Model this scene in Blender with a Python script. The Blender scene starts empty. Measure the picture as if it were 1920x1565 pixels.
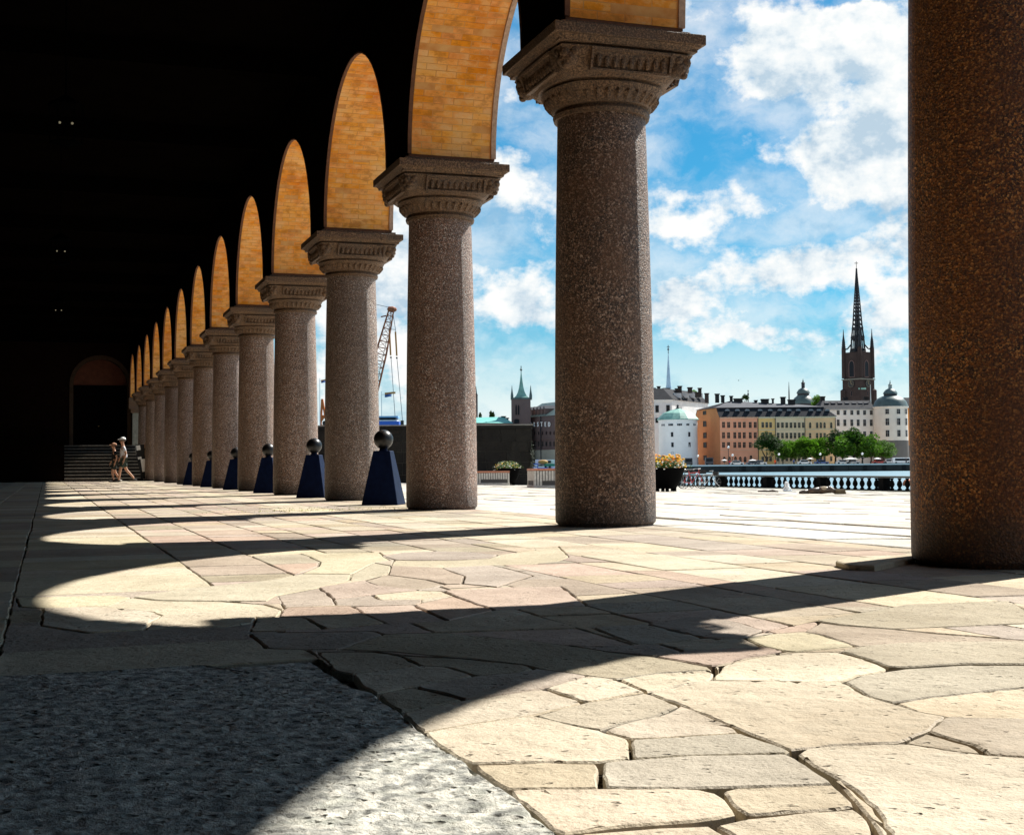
import bpy, bmesh, math, random
import numpy as np
from mathutils import Vector, Matrix, noise
from mathutils.geometry import delaunay_2d_cdt, tessellate_polygon
rnd = random.Random(7)
PI = math.pi
R = math.radians
sc = bpy.context.scene
col = sc.collection

# ------------------------------------------------------------------ camera
FPX, TH, ROLL, PITCH = 2558.877, R(18.8547824), 8.479295e-03, math.atan((873.789555 - 782.5) / 2558.877)
EYE = 0.529118
cam_d = bpy.data.cameras.new('camera')
cam = bpy.data.objects.new('camera', cam_d)
col.objects.link(cam)
cam_d.sensor_fit = 'HORIZONTAL'; cam_d.sensor_width = 36.0
cam_d.lens = 36.0 * FPX / 1920.0
cam_d.clip_start = 0.05; cam_d.clip_end = 9000
F0 = Vector((math.sin(TH), math.cos(TH), 0)); RT = Vector((math.cos(TH), -math.sin(TH), 0)); UP = Vector((0, 0, 1))
FW = F0 * math.cos(PITCH) + UP * math.sin(PITCH)
UU = -F0 * math.sin(PITCH) + UP * math.cos(PITCH)
# image axes after the roll
XA = (RT * math.cos(ROLL) + (-UU) * math.sin(ROLL))
YA = (-(RT) * math.sin(ROLL) + (-UU) * math.cos(ROLL))      # image down
m = Matrix((XA, -YA, -FW)).transposed().to_4x4()
m.translation = Vector((0, 0, EYE))
cam.matrix_world = m
sc.camera = cam
CP = Vector((0, 0, EYE))

def ray(px, py):
    return (FW + XA * ((px - 960) / FPX) + YA * ((py - 782.5) / FPX))
def gp(px, py, z=0.0):                       # pixel -> level ground
    d = ray(px, py); return CP + d * ((z - EYE) / d.z)
PSL, PX0 = 0.0275, 5.5
def plz(x): return -PSL * max(0.0, x - PX0)
def gpl(px, py):                             # pixel -> sloping plaza
    d = ray(px, py); return CP + d * ((PSL * PX0 - EYE) / (d.z + PSL * d.x))
def loc(px, py, w):                          # pixel at forward distance w -> (u, w, z) in the frame turned with the view
    d = ray(px, py); p = CP + d * (w / d.dot(F0)); return (p.dot(RT), w, p.z)
def turn(u, w, z=0.0):                       # that frame -> world
    p = RT * u + F0 * w; return Vector((p.x, p.y, z))

# ------------------------------------------------------------------ sun, sky
KX, KY = 0.823, 0.413                        # sun direction (x, y) per unit height
SUN = Vector((KX, KY, 1)).normalized()
sl = bpy.data.lights.new('sun', 'SUN'); sl.energy = 5.0; sl.angle = R(0.5); sl.color = (1.0, 0.95, 0.87)
so = bpy.data.objects.new('sun', sl); col.objects.link(so)
so.rotation_euler = (-SUN).to_track_quat('-Z', 'Y').to_euler()
so.location = (60, 30, 80)
sc.view_settings.view_transform = 'Standard'; sc.view_settings.look = 'None'
sc.view_settings.gamma = 1.0; sc.view_settings.use_curve_mapping = False
sc.view_settings.exposure = EXPOSURE = 0.97
sc.cycles.max_bounces = 8; sc.cycles.diffuse_bounces = 4; sc.cycles.glossy_bounces = 3
sc.cycles.sample_clamp_indirect = 6.0
sc.cycles.use_denoising = True
sc.cycles.use_adaptive_sampling = True

world = bpy.data.worlds.new('World'); sc.world = world; world.use_nodes = True
NT = world.node_tree; NT.nodes.clear()
def wn(t, **k):
    n = NT.nodes.new(t)
    for a, b in k.items(): setattr(n, a, b)
    return n
def wl(a, b): NT.links.new(a, b)
def wmath(op, a, b=None, c=None, clamp=False):
    n = wn('ShaderNodeMath', operation=op, use_clamp=clamp)
    for i, v in enumerate((a, b, c)):
        if v is None: continue
        if isinstance(v, (int, float)): n.inputs[i].default_value = v
        else: wl(v, n.inputs[i])
    return n.outputs[0]
wout = wn('ShaderNodeOutputWorld'); wbg = wn('ShaderNodeBackground'); wl(wbg.outputs[0], wout.inputs[0])
skyt = wn('ShaderNodeTexSky'); skyt.sky_type = 'NISHITA'; skyt.sun_disc = False
skyt.sun_elevation = math.asin(SUN.z); skyt.sun_rotation = math.atan2(SUN.x, SUN.y)
skyt.air_density = 1.0; skyt.dust_density = 0.35; skyt.ozone_density = 2.5
SKY_STRENGTH = 0.105
wbg.inputs[1].default_value = SKY_STRENGTH
tc = wn('ShaderNodeTexCoord')
rotm = wn('ShaderNodeVectorRotate', rotation_type='Z_AXIS'); rotm.inputs['Angle'].default_value = TH
wl(tc.outputs['Generated'], rotm.inputs['Vector'])
sep = wn('ShaderNodeSeparateXYZ'); wl(rotm.outputs[0], sep.inputs[0])
az = wmath('MULTIPLY', wmath('ARCTAN2', sep.outputs[0], sep.outputs[1]), 57.29578)
el = wmath('MULTIPLY', wmath('ARCSINE', sep.outputs[2]), 57.29578)
cmb = wn('ShaderNodeCombineXYZ'); wl(az, cmb.inputs[0]); wl(el, cmb.inputs[1])
# wobble the coordinates so that no cloud has a smooth outline
def wnoise(vec, scale, detail, rough=0.55, off=(0, 0, 0), dim='3D', st=(1, 1, 1)):
    mp = wn('ShaderNodeMapping'); mp.inputs['Location'].default_value = off; mp.inputs['Scale'].default_value = st
    wl(vec, mp.inputs[0])
    n = wn('ShaderNodeTexNoise', noise_dimensions=dim); n.inputs['Scale'].default_value = scale
    n.inputs['Detail'].default_value = detail; n.inputs['Roughness'].default_value = rough
    wl(mp.outputs[0], n.inputs['Vector']); return n
# flat cloud layer coordinates (direction divided by height) blended with the angles near the horizon
wob = wnoise(cmb.outputs[0], 0.28, 6, 0.6, (3, 1, 0))
wv = wn('ShaderNodeVectorMath', operation='SUBTRACT'); wl(wob.outputs['Color'], wv.inputs[0]); wv.inputs[1].default_value = (.5, .5, .5)
ws = wn('ShaderNodeVectorMath', operation='SCALE'); wl(wv.outputs[0], ws.inputs[0]); ws.inputs['Scale'].default_value = 2.6
wa = wn('ShaderNodeVectorMath', operation='ADD'); wl(cmb.outputs[0], wa.inputs[0]); wl(ws.outputs[0], wa.inputs[1])
flatv = wn('ShaderNodeCombineXYZ'); wl(wmath('MULTIPLY', wa.outputs[0], 1), flatv.inputs[0]) if False else None
sepw = wn('ShaderNodeSeparateXYZ'); wl(wa.outputs[0], sepw.inputs[0])
def angs(px, py):
    d = ray(px, py); u, w = d.dot(RT), d.dot(F0)
    return math.degrees(math.atan2(u, w)), math.degrees(math.atan2(d.z, math.hypot(u, w)))
# the clouds and the blue gaps seen in the photograph: x, y, half width, half height (pixels of the photo), weight
BLOBS = [(1470, 60, 60, 70, .55), (1580, 70, 100, 60, .75), (1440, 130, 50, 50, .6), (1660, 90, 60, 80, .6), (1560, 190, 90, 45, .35),
         (1690, 190, 40, 40, .4), (1640, 280, 80, 40, .75), (1520, 290, 70, 38, .65), (1600, 350, 80, 40, .6), (1390, 385, 60, 28, .5),
         (1270, 425, 60, 30, .75), (1280, 355, 60, 14, .4), (1440, 520, 90, 40, .7), (1540, 470, 70, 35, .45), (1640, 540, 90, 50, .55), (1260, 580, 80, 40, .75),
         (1420, 635, 90, 25, .65), (960, 560, 70, 40, .75), (940, 330, 60, 50, .65), (1000, 400, 45, 30, .3), (1690, 420, 50, 120, .5), (1640, 650, 120, 60, .35), (905, 490, 30, 20, .35),
         (1080, 620, 60, 40, .3), (1330, 120, 40, 60, .0), (760, 500, 90, 200, .7), (640, 500, 60, 200, .8), (700, 120, 80, 200, .4), (970, 230, 40, 20, .0),
         (1600, 0, 90, 12, -.7), (1310, 300, 70, 45, -.55), (1290, 170, 70, 60, -.25), (1470, 340, 28, 26, -.7), (1400, 430, 60, 14, -.4), (1570, 545, 60, 18, -.6), (1690, 500, 40, 15, -.35),
         (1470, 215, 60, 25, -.3), (960, 262, 60, 30, -.5), (930, 460, 50, 40, -.5), (950, 640, 80, 24, -.2), (1400, 690, 200, 20, -.2), (1480, 570, 60, 20, -.35), (1240, 500, 80, 20, -.4), (1290, 700, 120, 30, -.3), (1590, 440, 40, 20, -.4), (1685, 150, 18, 22, -.5)]
tot = None
for (bx, by, rx, ry, wgt) in BLOBS:
    if wgt == 0: continue
    a0, e0 = angs(bx, by)
    mp = wn('ShaderNodeMapping'); sx, sy = FPX / rx / 57.3, FPX / ry / 57.3
    mp.inputs['Location'].default_value = (-a0 * sx, -e0 * sy, 0); mp.inputs['Scale'].default_value = (sx, sy, 0)
    wl(wa.outputs[0], mp.inputs[0])
    ln = wn('ShaderNodeVectorMath', operation='DOT_PRODUCT'); wl(mp.outputs[0], ln.inputs[0]); wl(mp.outputs[0], ln.inputs[1])
    g = wmath('POWER', 2.718, wmath('MULTIPLY', ln.outputs['Value'], -0.7))
    tot = wmath('MULTIPLY', g, wgt) if tot is None else wmath('MULTIPLY_ADD', g, wgt, tot)
fb = wnoise(cmb.outputs[0], 0.16, 9, 0.56, (5.2, 3.3, 1.7), st=(1, 1.5, 1))
fb2 = wnoise(cmb.outputs[0], 0.75, 8, 0.62, (9, 2, 4), st=(1, 1.3, 1))
dens = wmath('ADD', wmath('MULTIPLY_ADD', fb.outputs[0], 1.0, -0.36), wmath('MULTIPLY', tot, 0.85))
dens = wmath('ADD', dens, wmath('MULTIPLY_ADD', fb2.outputs[0], 1.35, -0.66))
# the same puffs looked up a little towards the sun: the difference lights one side and greys the other
offv = wn('ShaderNodeVectorMath', operation='ADD'); wl(cmb.outputs[0], offv.inputs[0]); offv.inputs[1].default_value = (0.45, 0.75, 0)
fb2s = wnoise(offv.outputs[0], 0.75, 5, 0.6, (9, 2, 4), st=(1, 1.3, 1))
offv2 = wn('ShaderNodeVectorMath', operation='ADD'); wl(cmb.outputs[0], offv2.inputs[0]); offv2.inputs[1].default_value = (0.9, 1.6, 0)
fbs = wnoise(offv2.outputs[0], 0.16, 6, 0.56, (5.2, 3.3, 1.7), st=(1, 1.5, 1))
relief = wmath('ADD', wmath('MULTIPLY', wmath('SUBTRACT', fb2s.outputs[0], fb2.outputs[0]), 1.5), wmath('MULTIPLY', wmath('SUBTRACT', fbs.outputs[0], fb.outputs[0]), 2.2))
mr = wn('ShaderNodeMapRange', interpolation_type='SMOOTHSTEP'); wl(dens, mr.inputs[0])
mr.inputs[1].default_value = 0.08; mr.inputs[2].default_value = 0.66
# near the horizon the sky whitens
hz = wn('ShaderNodeMapRange', interpolation_type='SMOOTHSTEP'); wl(el, hz.inputs[0]); hz.inputs[1].default_value = 8.0; hz.inputs[2].default_value = 0.3
hz.inputs[3].default_value = 0.0; hz.inputs[4].default_value = 0.93
fb3 = wnoise(wa.outputs[0], 0.22, 7, 0.6, (2, 8, 5), st=(.7, 1.4, 1))
ve = wn('ShaderNodeMapRange', interpolation_type='SMOOTHSTEP'); wl(fb3.outputs[0], ve.inputs[0]); ve.inputs[1].default_value = .36; ve.inputs[2].default_value = .66; ve.inputs[4].default_value = .58
cm = wmath('MAXIMUM', wmath('MAXIMUM', mr.outputs[0], hz.outputs[0]), ve.outputs[0])
# cloud body: white with pale blue-grey hearts
shn = wnoise(wa.outputs[0], 0.38, 6, 0.6, (1, 7, 2))
cr = wn('ShaderNodeValToRGB'); wl(wmath('ADD', relief, wmath('MULTIPLY_ADD', dens, 0.22, wmath('MULTIPLY_ADD', shn.outputs[0], .8, -0.05))), cr.inputs[0])
cr.color_ramp.elements[0].position = .25; cr.color_ramp.elements[0].color = (5.0, 5.0, 4.9, 1)
cr.color_ramp.elements[1].position = .95; cr.color_ramp.elements[1].color = (2.5, 3.2, 3.8, 1)
e = cr.color_ramp.elements.new(.55); e.color = (4.2, 4.5, 4.65, 1)
tint = wn('ShaderNodeMix', data_type='RGBA', blend_type='MULTIPLY'); tint.inputs[0].default_value = 1
wl(skyt.outputs[0], tint.inputs[6]); tint.inputs[7].default_value = (0.10, 0.40, 0.50, 1)
mixc = wn('ShaderNodeMix', data_type='RGBA'); wl(cm, mixc.inputs[0]); wl(tint.outputs[2], mixc.inputs[6]); wl(cr.outputs[0], mixc.inputs[7])
wl(mixc.outputs[2], wbg.inputs[0])

# ------------------------------------------------------------------ helpers
def tag(o, label=None, cat=None, group=None, kind=None):
    if label: o['label'] = label
    if cat: o['category'] = cat
    if group: o['group'] = group
    if kind: o['kind'] = kind
    return o
def empty(name, p=(0, 0, 0), rz=0.0, parent=None):
    o = bpy.data.objects.new(name, None); o.empty_display_size = .3; col.objects.link(o)
    o.location = p; o.rotation_euler = (0, 0, rz)
    if parent: o.parent = parent
    return o
class MB:
    def __init__(s): s.v = []; s.f = []; s.m = []
    def add(s, vs, fs, mi=0):
        k = len(s.v); s.v += [tuple(v) for v in vs]; s.f += [tuple(i + k for i in f) for f in fs]; s.m += [mi] * len(fs)
    def box(s, a, b, mi=0, rot=None, org=None, taper=None):
        x0, y0, z0 = a; x1, y1, z1 = b
        vs = [(x0, y0, z0), (x1, y0, z0), (x1, y1, z0), (x0, y1, z0), (x0, y0, z1), (x1, y0, z1), (x1, y1, z1), (x0, y1, z1)]
        if taper is not None:
            cx, cy = (x0 + x1) / 2, (y0 + y1) / 2
            vs = vs[:4] + [(cx + (x - cx) * taper, cy + (y - cy) * taper, z) for x, y, z in vs[4:]]
        if rot is not None:
            o = Vector(org or (0, 0, 0)); vs = [rot @ (Vector(v) - o) + o for v in vs]
        s.add(vs, [(0, 3, 2, 1), (4, 5, 6, 7), (0, 1, 5, 4), (1, 2, 6, 5), (2, 3, 7, 6), (3, 0, 4, 7)], mi)
    def tube(s, p, q, r0, r1=None, n=8, mi=0, caps=True):
        p, q = Vector(p), Vector(q); r1 = r0 if r1 is None else r1
        d = (q - p).normalized(); a = d.orthogonal().normalized(); b = d.cross(a)
        vs = [p + (a * math.cos(t) + b * math.sin(t)) * r0 for t in [2 * PI * i / n for i in range(n)]]
        vs += [q + (a * math.cos(t) + b * math.sin(t)) * r1 for t in [2 * PI * i / n for i in range(n)]]
        fs = [(i, (i + 1) % n, n + (i + 1) % n, n + i) for i in range(n)]
        if caps: fs += [tuple(reversed(range(n))), tuple(range(n, 2 * n))]
        s.add(vs, fs, mi)
    def lathe(s, prof, n=24, c=(0, 0, 0), mi=0, sx=1, sy=1, caps=True, a0=0.0):
        k = len(prof); vs = []
        for (r, z) in prof:
            for i in range(n):
                t = 2 * PI * i / n + a0; vs.append((c[0] + r * sx * math.cos(t), c[1] + r * sy * math.sin(t), c[2] + z))
        fs = [(j * n + i, j * n + (i + 1) % n, (j + 1) * n + (i + 1) % n, (j + 1) * n + i) for j in range(k - 1) for i in range(n)]
        if caps: fs += [tuple(reversed(range(n))), tuple(range((k - 1) * n, k * n))]
        s.add(vs, fs, mi)
    def ball(s, c, r, n=12, m=8, mi=0, sc=(1, 1, 1)):
        prof = [(r * math.sin(PI * j / m), -r * math.cos(PI * j / m)) for j in range(m + 1)]
        prof[0] = (1e-4, -r); prof[-1] = (1e-4, r)
        k = len(s.v); s.lathe(prof, n, (0, 0, 0), mi, caps=False)
        s.v[k:] = [(c[0] + x * sc[0], c[1] + y * sc[1], c[2] + z * sc[2]) for x, y, z in s.v[k:]]
    def build(s, name, mats, parent=None, smooth=False, p=None, rz=0.0, bevel=0.0):
        me = bpy.data.meshes.new(name); me.from_pydata(s.v, [], s.f)
        if not isinstance(mats, (list, tuple)): mats = [mats]
        for x in mats: me.materials.append(x)
        if len(mats) > 1: me.polygons.foreach_set('material_index', s.m)
        if smooth:
            me.polygons.foreach_set('use_smooth', [True] * len(me.polygons))
        me.update()
        o = bpy.data.objects.new(name, me); col.objects.link(o)
        if parent: o.parent = parent
        if p is not None: o.location = p
        if rz: o.rotation_euler = (0, 0, rz)
        if bevel:
            b = o.modifiers.new('bevel', 'BEVEL'); b.width = bevel; b.segments = 2; b.limit_method = 'ANGLE'
        if smooth == 2:
            me.set_sharp_from_angle(angle=R(38))
        return o
def inst(name, me, parent=None, p=(0, 0, 0), rz=0.0, s=None):
    o = bpy.data.objects.new(name, me); col.objects.link(o)
    if parent: o.parent = parent
    o.location = p; o.rotation_euler = (0, 0, rz)
    if s: o.scale = s
    return o
def copy_tree(o, parent=None):
    c = o.copy(); col.objects.link(c); c.parent = parent
    for ch in list(o.children): copy_tree(ch, c)
    return c

# ------------------------------------------------------------------ materials
class NM:
    def __init__(s, name, rough=.8, spec=.3, metal=0.0):
        s.mat = bpy.data.materials.new(name); s.mat.use_nodes = True; s.t = s.mat.node_tree
        s.b = s.t.nodes['Principled BSDF']; s.b.inputs['Roughness'].default_value = rough
        s.b.inputs['Specular IOR Level'].default_value = spec; s.b.inputs['Metallic'].default_value = metal
        s.tc = s.n('ShaderNodeTexCoord'); s.geo = s.n('ShaderNodeNewGeometry'); s.oi = s.n('ShaderNodeObjectInfo')
        s.pos = s.geo.outputs['Position']
    def n(s, t, **k):
        x = s.t.nodes.new(t)
        for a, b in k.items(): setattr(x, a, b)
        return x
    def l(s, a, b): s.t.links.new(a, b)
    def math(s, op, a, b=None, c=None, clamp=False):
        x = s.n('ShaderNodeMath', operation=op, use_clamp=clamp)
        for i, v in enumerate((a, b, c)):
            if v is None: continue
            if isinstance(v, (int, float)): x.inputs[i].default_value = v
            else: s.l(v, x.inputs[i])
        return x.outputs[0]
    def noise(s, scale, detail=4, rough=.55, st=(1, 1, 1), vec=None, dist=0.0):
        mp = s.n('ShaderNodeMapping'); mp.inputs['Scale'].default_value = st; s.l(vec or s.pos, mp.inputs[0])
        x = s.n('ShaderNodeTexNoise'); x.inputs['Scale'].default_value = scale; x.inputs['Detail'].default_value = detail
        x.inputs['Roughness'].default_value = rough; x.inputs['Distortion'].default_value = dist; s.l(mp.outputs[0], x.inputs['Vector']); return x
    def voro(s, scale, feature='F1', st=(1, 1, 1), vec=None, rnd_=1.0):
        mp = s.n('ShaderNodeMapping'); mp.inputs['Scale'].default_value = st; s.l(vec or s.pos, mp.inputs[0])
        x = s.n('ShaderNodeTexVoronoi', feature=feature); x.inputs['Scale'].default_value = scale; x.inputs['Randomness'].default_value = rnd_
        s.l(mp.outputs[0], x.inputs['Vector']); return x
    def ramp(s, fac, els, interp='LINEAR'):
        x = s.n('ShaderNodeValToRGB'); x.color_ramp.interpolation = interp; r = x.color_ramp
        r.elements[0].position = els[0][0]; r.elements[0].color = (*els[0][1], 1)
        r.elements[1].position = els[-1][0]; r.elements[1].color = (*els[-1][1], 1)
        for p, c in els[1:-1]: e = r.elements.new(p); e.color = (*c, 1)
        s.l(fac, x.inputs[0]); return x.outputs[0]
    def mix(s, fac, a, b, mode='MIX'):
        x = s.n('ShaderNodeMix', data_type='RGBA', blend_type=mode)
        if isinstance(fac, (int, float)): x.inputs[0].default_value = fac
        else: s.l(fac, x.inputs[0])
        for i, v in ((6, a), (7, b)):
            if isinstance(v, tuple): x.inputs[i].default_value = (*v, 1)
            else: s.l(v, x.inputs[i])
        return x.outputs[2]
    def random(s):
        return s.math('FRACT', s.math('ADD', s.oi.outputs['Random'], s.geo.outputs['Random Per Island']))
    def vary(s, c, hue=.02, sat=.3, val=.3, src=None):
        r = src or s.random()
        h = s.n('ShaderNodeHueSaturation'); s.l(c, h.inputs['Color'])
        s.l(s.math('MULTIPLY_ADD', s.math('FRACT', s.math('MULTIPLY', r, 7.13)), hue * 2, .5 - hue), h.inputs['Hue'])
        s.l(s.math('MULTIPLY_ADD', s.math('FRACT', s.math('MULTIPLY', r, 13.7)), sat * 2, 1 - sat), h.inputs['Saturation'])
        s.l(s.math('MULTIPLY_ADD', r, val * 2, 1 - val), h.inputs['Value'])
        return h.outputs[0]
    def col(s, c):
        if isinstance(c, tuple): s.b.inputs['Base Color'].default_value = (*c, 1)
        else: s.l(c, s.b.inputs['Base Color'])
    def bump(s, h, dist=.01, strength=1.0, prev=None):
        x = s.n('ShaderNodeBump'); x.inputs['Distance'].default_value = dist; x.inputs['Strength'].default_value = strength
        s.l(h, x.inputs['Height'])
        if prev: s.l(prev, x.inputs['Normal'])
        s.l(x.outputs[0], s.b.inputs['Normal']); return x.outputs[0]

def flag_mat(name, base, dark, pit=1.0, val=.09, hue=.004, fine=1.0, patch=.5, far=False):
    """weathered flagstone: mottled tone, pits, chisel marks, every stone a little different"""
    s = NM(name, .9, .04)
    base = tuple(v * .86 for v in base); dark = tuple(v * .82 for v in dark)
    n1 = s.noise(1.6, 5, .6); n2 = s.noise(14, 6, .65); n3 = s.noise(95, 4, .7)
    c = s.ramp(n1.outputs[0], [(.3, dark), (.62, base), (.8, tuple(min(1, v * 1.1) for v in base))])
    c = s.mix(s.math('MULTIPLY', s.ramp_f(n2.outputs[0], .42, .68), patch), c, tuple(v * .72 for v in base)) 
    c = s.mix(s.math('MULTIPLY', s.ramp_f(n3.outputs[0], .52, .72), .45 * fine), c, tuple(v * .5 for v in dark))
    # pits: scattered elongated chips
    v = s.voro(26, 'F1', (1, 1.7, 1)); v2 = s.noise(9, 3, .6)
    pits = s.math('MULTIPLY', s.ramp_f(v.outputs['Distance'], .26, .1), s.ramp_f(v2.outputs[0], .47, .62))
    c = s.mix(s.math('MULTIPLY', pits, .5 * pit), c, tuple(x * .42 for x in dark))
    st_ = s.noise(.9, 6, .68, dist=.6); c = s.mix(s.math('MULTIPLY', s.ramp_f(st_.outputs[0], .52, .66), .28), c, tuple(v * .45 for v in base))
    s.col(s.vary(c, hue, .15, val))
    h = s.math('MULTIPLY_ADD', n2.outputs[0], 1.0, s.math('MULTIPLY', n3.outputs[0], .22 * fine))
    h = s.math('SUBTRACT', h, s.math('MULTIPLY', pits, .55 * pit))
    s.bump(h, .014, 1.0)
    return s.mat
def _rf(s, v, a, b):
    x = s.n('ShaderNodeMapRange', interpolation_type='SMOOTHSTEP'); s.l(v, x.inputs[0]); x.inputs[1].default_value = a; x.inputs[2].default_value = b
    if a > b:
        x.inputs[1].default_value = b; x.inputs[2].default_value = a; x.inputs[3].default_value = 1; x.inputs[4].default_value = 0
    return x.outputs[0]
NM.ramp_f = _rf
M = {}
M['st_beige'] = flag_mat('beige flagstone', (.57, .49, .375), (.40, .33, .24))
M['st_cream'] = flag_mat('cream flagstone', (.64, .56, .43), (.49, .41, .30), pit=1.2)
M['st_grey'] = flag_mat('grey flagstone', (.49, .435, .34), (.34, .295, .22), fine=1.3)
M['st_pink'] = flag_mat('rosy flagstone', (.56, .45, .37), (.39, .30, .24))
M['st_mauve'] = flag_mat('mauve flagstone', (.49, .415, .34), (.34, .28, .225))
M['st_yellow'] = flag_mat('yellow limestone', (.62, .55, .41), (.48, .42, .30), pit=.7)
M['st_plaza'] = flag_mat('pale plaza stone', (.72, .68, .60), (.56, .52, .45), val=.1, hue=.006)
s = NM('grey granite border slab', .8, .1)
n1 = s.noise(26, 4, .55); n2 = s.noise(60, 3, .6); n3 = s.noise(5, 3); n4 = s.noise(11, 3, .6); v = s.voro(24, 'F1', (1, 1.25, 1)); v2 = s.voro(48, 'F1')
c = s.ramp(n1.outputs[0], [(.34, (.15, .15, .14)), (.46, (.32, .32, .29)), (.58, (.49, .475, .42)), (.72, (.64, .62, .55))])
c = s.mix(s.math('MULTIPLY', s.ramp_f(n2.outputs[0], .54, .7), .55), c, (.15, .16, .155))
c = s.mix(s.math('MULTIPLY', s.ramp_f(n4.outputs[0], .5, .64), .3), c, (.40, .41, .34))
pt = s.math('MULTIPLY', s.ramp_f(v.outputs['Distance'], .32, .12), s.ramp_f(n4.outputs[0], .44, .58))
pt2 = s.math('MULTIPLY', s.ramp_f(v2.outputs['Distance'], .36, .15), s.ramp_f(n3.outputs[0], .42, .6))
c = s.mix(s.math('MULTIPLY', pt, .65), c, (.09, .08, .065))
s.col(c)
n5 = s.noise(150, 3, .7)
h = s.math('SUBTRACT', s.math('MULTIPLY_ADD', n4.outputs[0], .8, s.math('MULTIPLY_ADD', n1.outputs[0], .6, s.math('MULTIPLY', n5.outputs[0], .35))), s.math('MULTIPLY_ADD', pt, .7, s.math('MULTIPLY', pt2, .25)))
s.bump(h, .015, .9)
M['st_granite'] = s.mat
s = NM('joint dirt', .95, 0); s.col(s.ramp(s.noise(45, 5).outputs[0], [(.4, (.02, .016, .011)), (.55, (.09, .07, .045)), (.7, (.22, .18, .13))])); s.bump(s.noise(110, 4).outputs[0], .02, 1); M['joint'] = s.mat
s = NM('plaza joint', .95, .1); s.col((.07, .06, .05)); M['pjoint'] = s.mat

def granite_col(name='bush-hammered granite', k=(1, 1, 1), g=70, stain=(.17, .07, .025), sa=.45):
    s = NM(name, .5, .45)
    T = lambda L: [(p, tuple(min(1, a * b) for a, b in zip(c, k))) for p, c in L]
    ob = s.tc.outputs['Object']
    v = s.voro(g, 'F1', vec=ob); v2 = s.voro(150, 'F1', vec=ob); n = s.noise(2.2, 4, .6, vec=s.pos); n2 = s.noise(55, 5, .75, vec=ob)
    sep_ = s.n('ShaderNodeSeparateColor'); s.l(v.outputs['Color'], sep_.inputs[0])
    c = s.ramp(sep_.outputs[0], T([(0, (.004, .003, .0025)), (.34, (.02, .012, .007)), (.56, (.085, .042, .02)), (.74, (.17, .09, .046)), (.88, (.28, .18, .12)), (1, (.60, .50, .42))]))
    sep2 = s.n('ShaderNodeSeparateColor'); s.l(v2.outputs['Color'], sep2.inputs[0])
    c2 = s.ramp(sep2.outputs[1], T([(0, (.004, .003, .0025)), (.55, (.07, .035, .018)), (.85, (.28, .20, .145)), (1, (.80, .70, .62))]))
    c = s.mix(.4, c, c2)
    c = s.mix(s.math('MULTIPLY', s.ramp_f(n.outputs[0], .4, .65), 0 + sa), c, stain)
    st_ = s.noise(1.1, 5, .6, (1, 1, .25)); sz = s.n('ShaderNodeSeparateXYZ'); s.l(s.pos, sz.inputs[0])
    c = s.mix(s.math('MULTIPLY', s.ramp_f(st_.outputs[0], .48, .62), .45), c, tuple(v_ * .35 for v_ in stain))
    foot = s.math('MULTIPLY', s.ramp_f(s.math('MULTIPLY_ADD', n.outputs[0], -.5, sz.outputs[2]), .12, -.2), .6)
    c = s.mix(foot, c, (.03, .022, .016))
    s.col(s.vary(c, .006, .15, .12, src=s.oi.outputs['Random']))
    s.bump(s.math('ADD', n2.outputs[0], s.math('MULTIPLY', v.outputs['Distance'], .5)), .016, 1.0)
    return s.mat
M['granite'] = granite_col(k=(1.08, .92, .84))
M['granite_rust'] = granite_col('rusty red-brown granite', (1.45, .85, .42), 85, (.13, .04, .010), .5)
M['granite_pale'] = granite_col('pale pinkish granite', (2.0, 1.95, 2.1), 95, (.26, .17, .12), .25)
s = NM('carved capital stone', .6, .4)
n = s.noise(60, 5, .7); n2 = s.noise(3, 4)
c = s.ramp(n.outputs[0], [(.35, (.014, .008, .004)), (.5, (.125, .066, .03)), (.65, (.30, .18, .10))])
c = s.mix(s.math('MULTIPLY', s.ramp_f(n2.outputs[0], .4, .7), .4), c, (.06, .05, .042)); s.col(c); s.bump(n.outputs[0], .014, 1); M['capital'] = s.mat

def soffit_mat():
    s = NM('lime-washed soffit brick', .85, .2)
    n = s.noise(.9, 5, .6); n2 = s.noise(4.5, 5, .65, (1, 1, 1.8)); n3 = s.noise(60, 4, .7)
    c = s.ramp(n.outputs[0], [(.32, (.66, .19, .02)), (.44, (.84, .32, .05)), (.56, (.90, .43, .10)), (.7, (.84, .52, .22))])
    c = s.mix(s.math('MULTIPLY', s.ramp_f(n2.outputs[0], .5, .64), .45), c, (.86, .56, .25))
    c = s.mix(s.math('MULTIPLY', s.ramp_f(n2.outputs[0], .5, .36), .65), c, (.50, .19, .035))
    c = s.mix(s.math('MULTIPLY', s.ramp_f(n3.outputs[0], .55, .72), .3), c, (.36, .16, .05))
    s.col(s.vary(c, .002, .05, .03)); s.bump(s.math('ADD', n2.outputs[0], s.math('MULTIPLY', n3.outputs[0], .4)), .01, .7)
    return s.mat
M['soffit'] = soffit_mat()
s = NM('soffit mortar', .9, .1); s.col(s.ramp(s.noise(6, 4).outputs[0], [(.3, (.60, .24, .06)), (.7, (.72, .40, .15))])); M['soffit_mortar'] = s.mat
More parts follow.
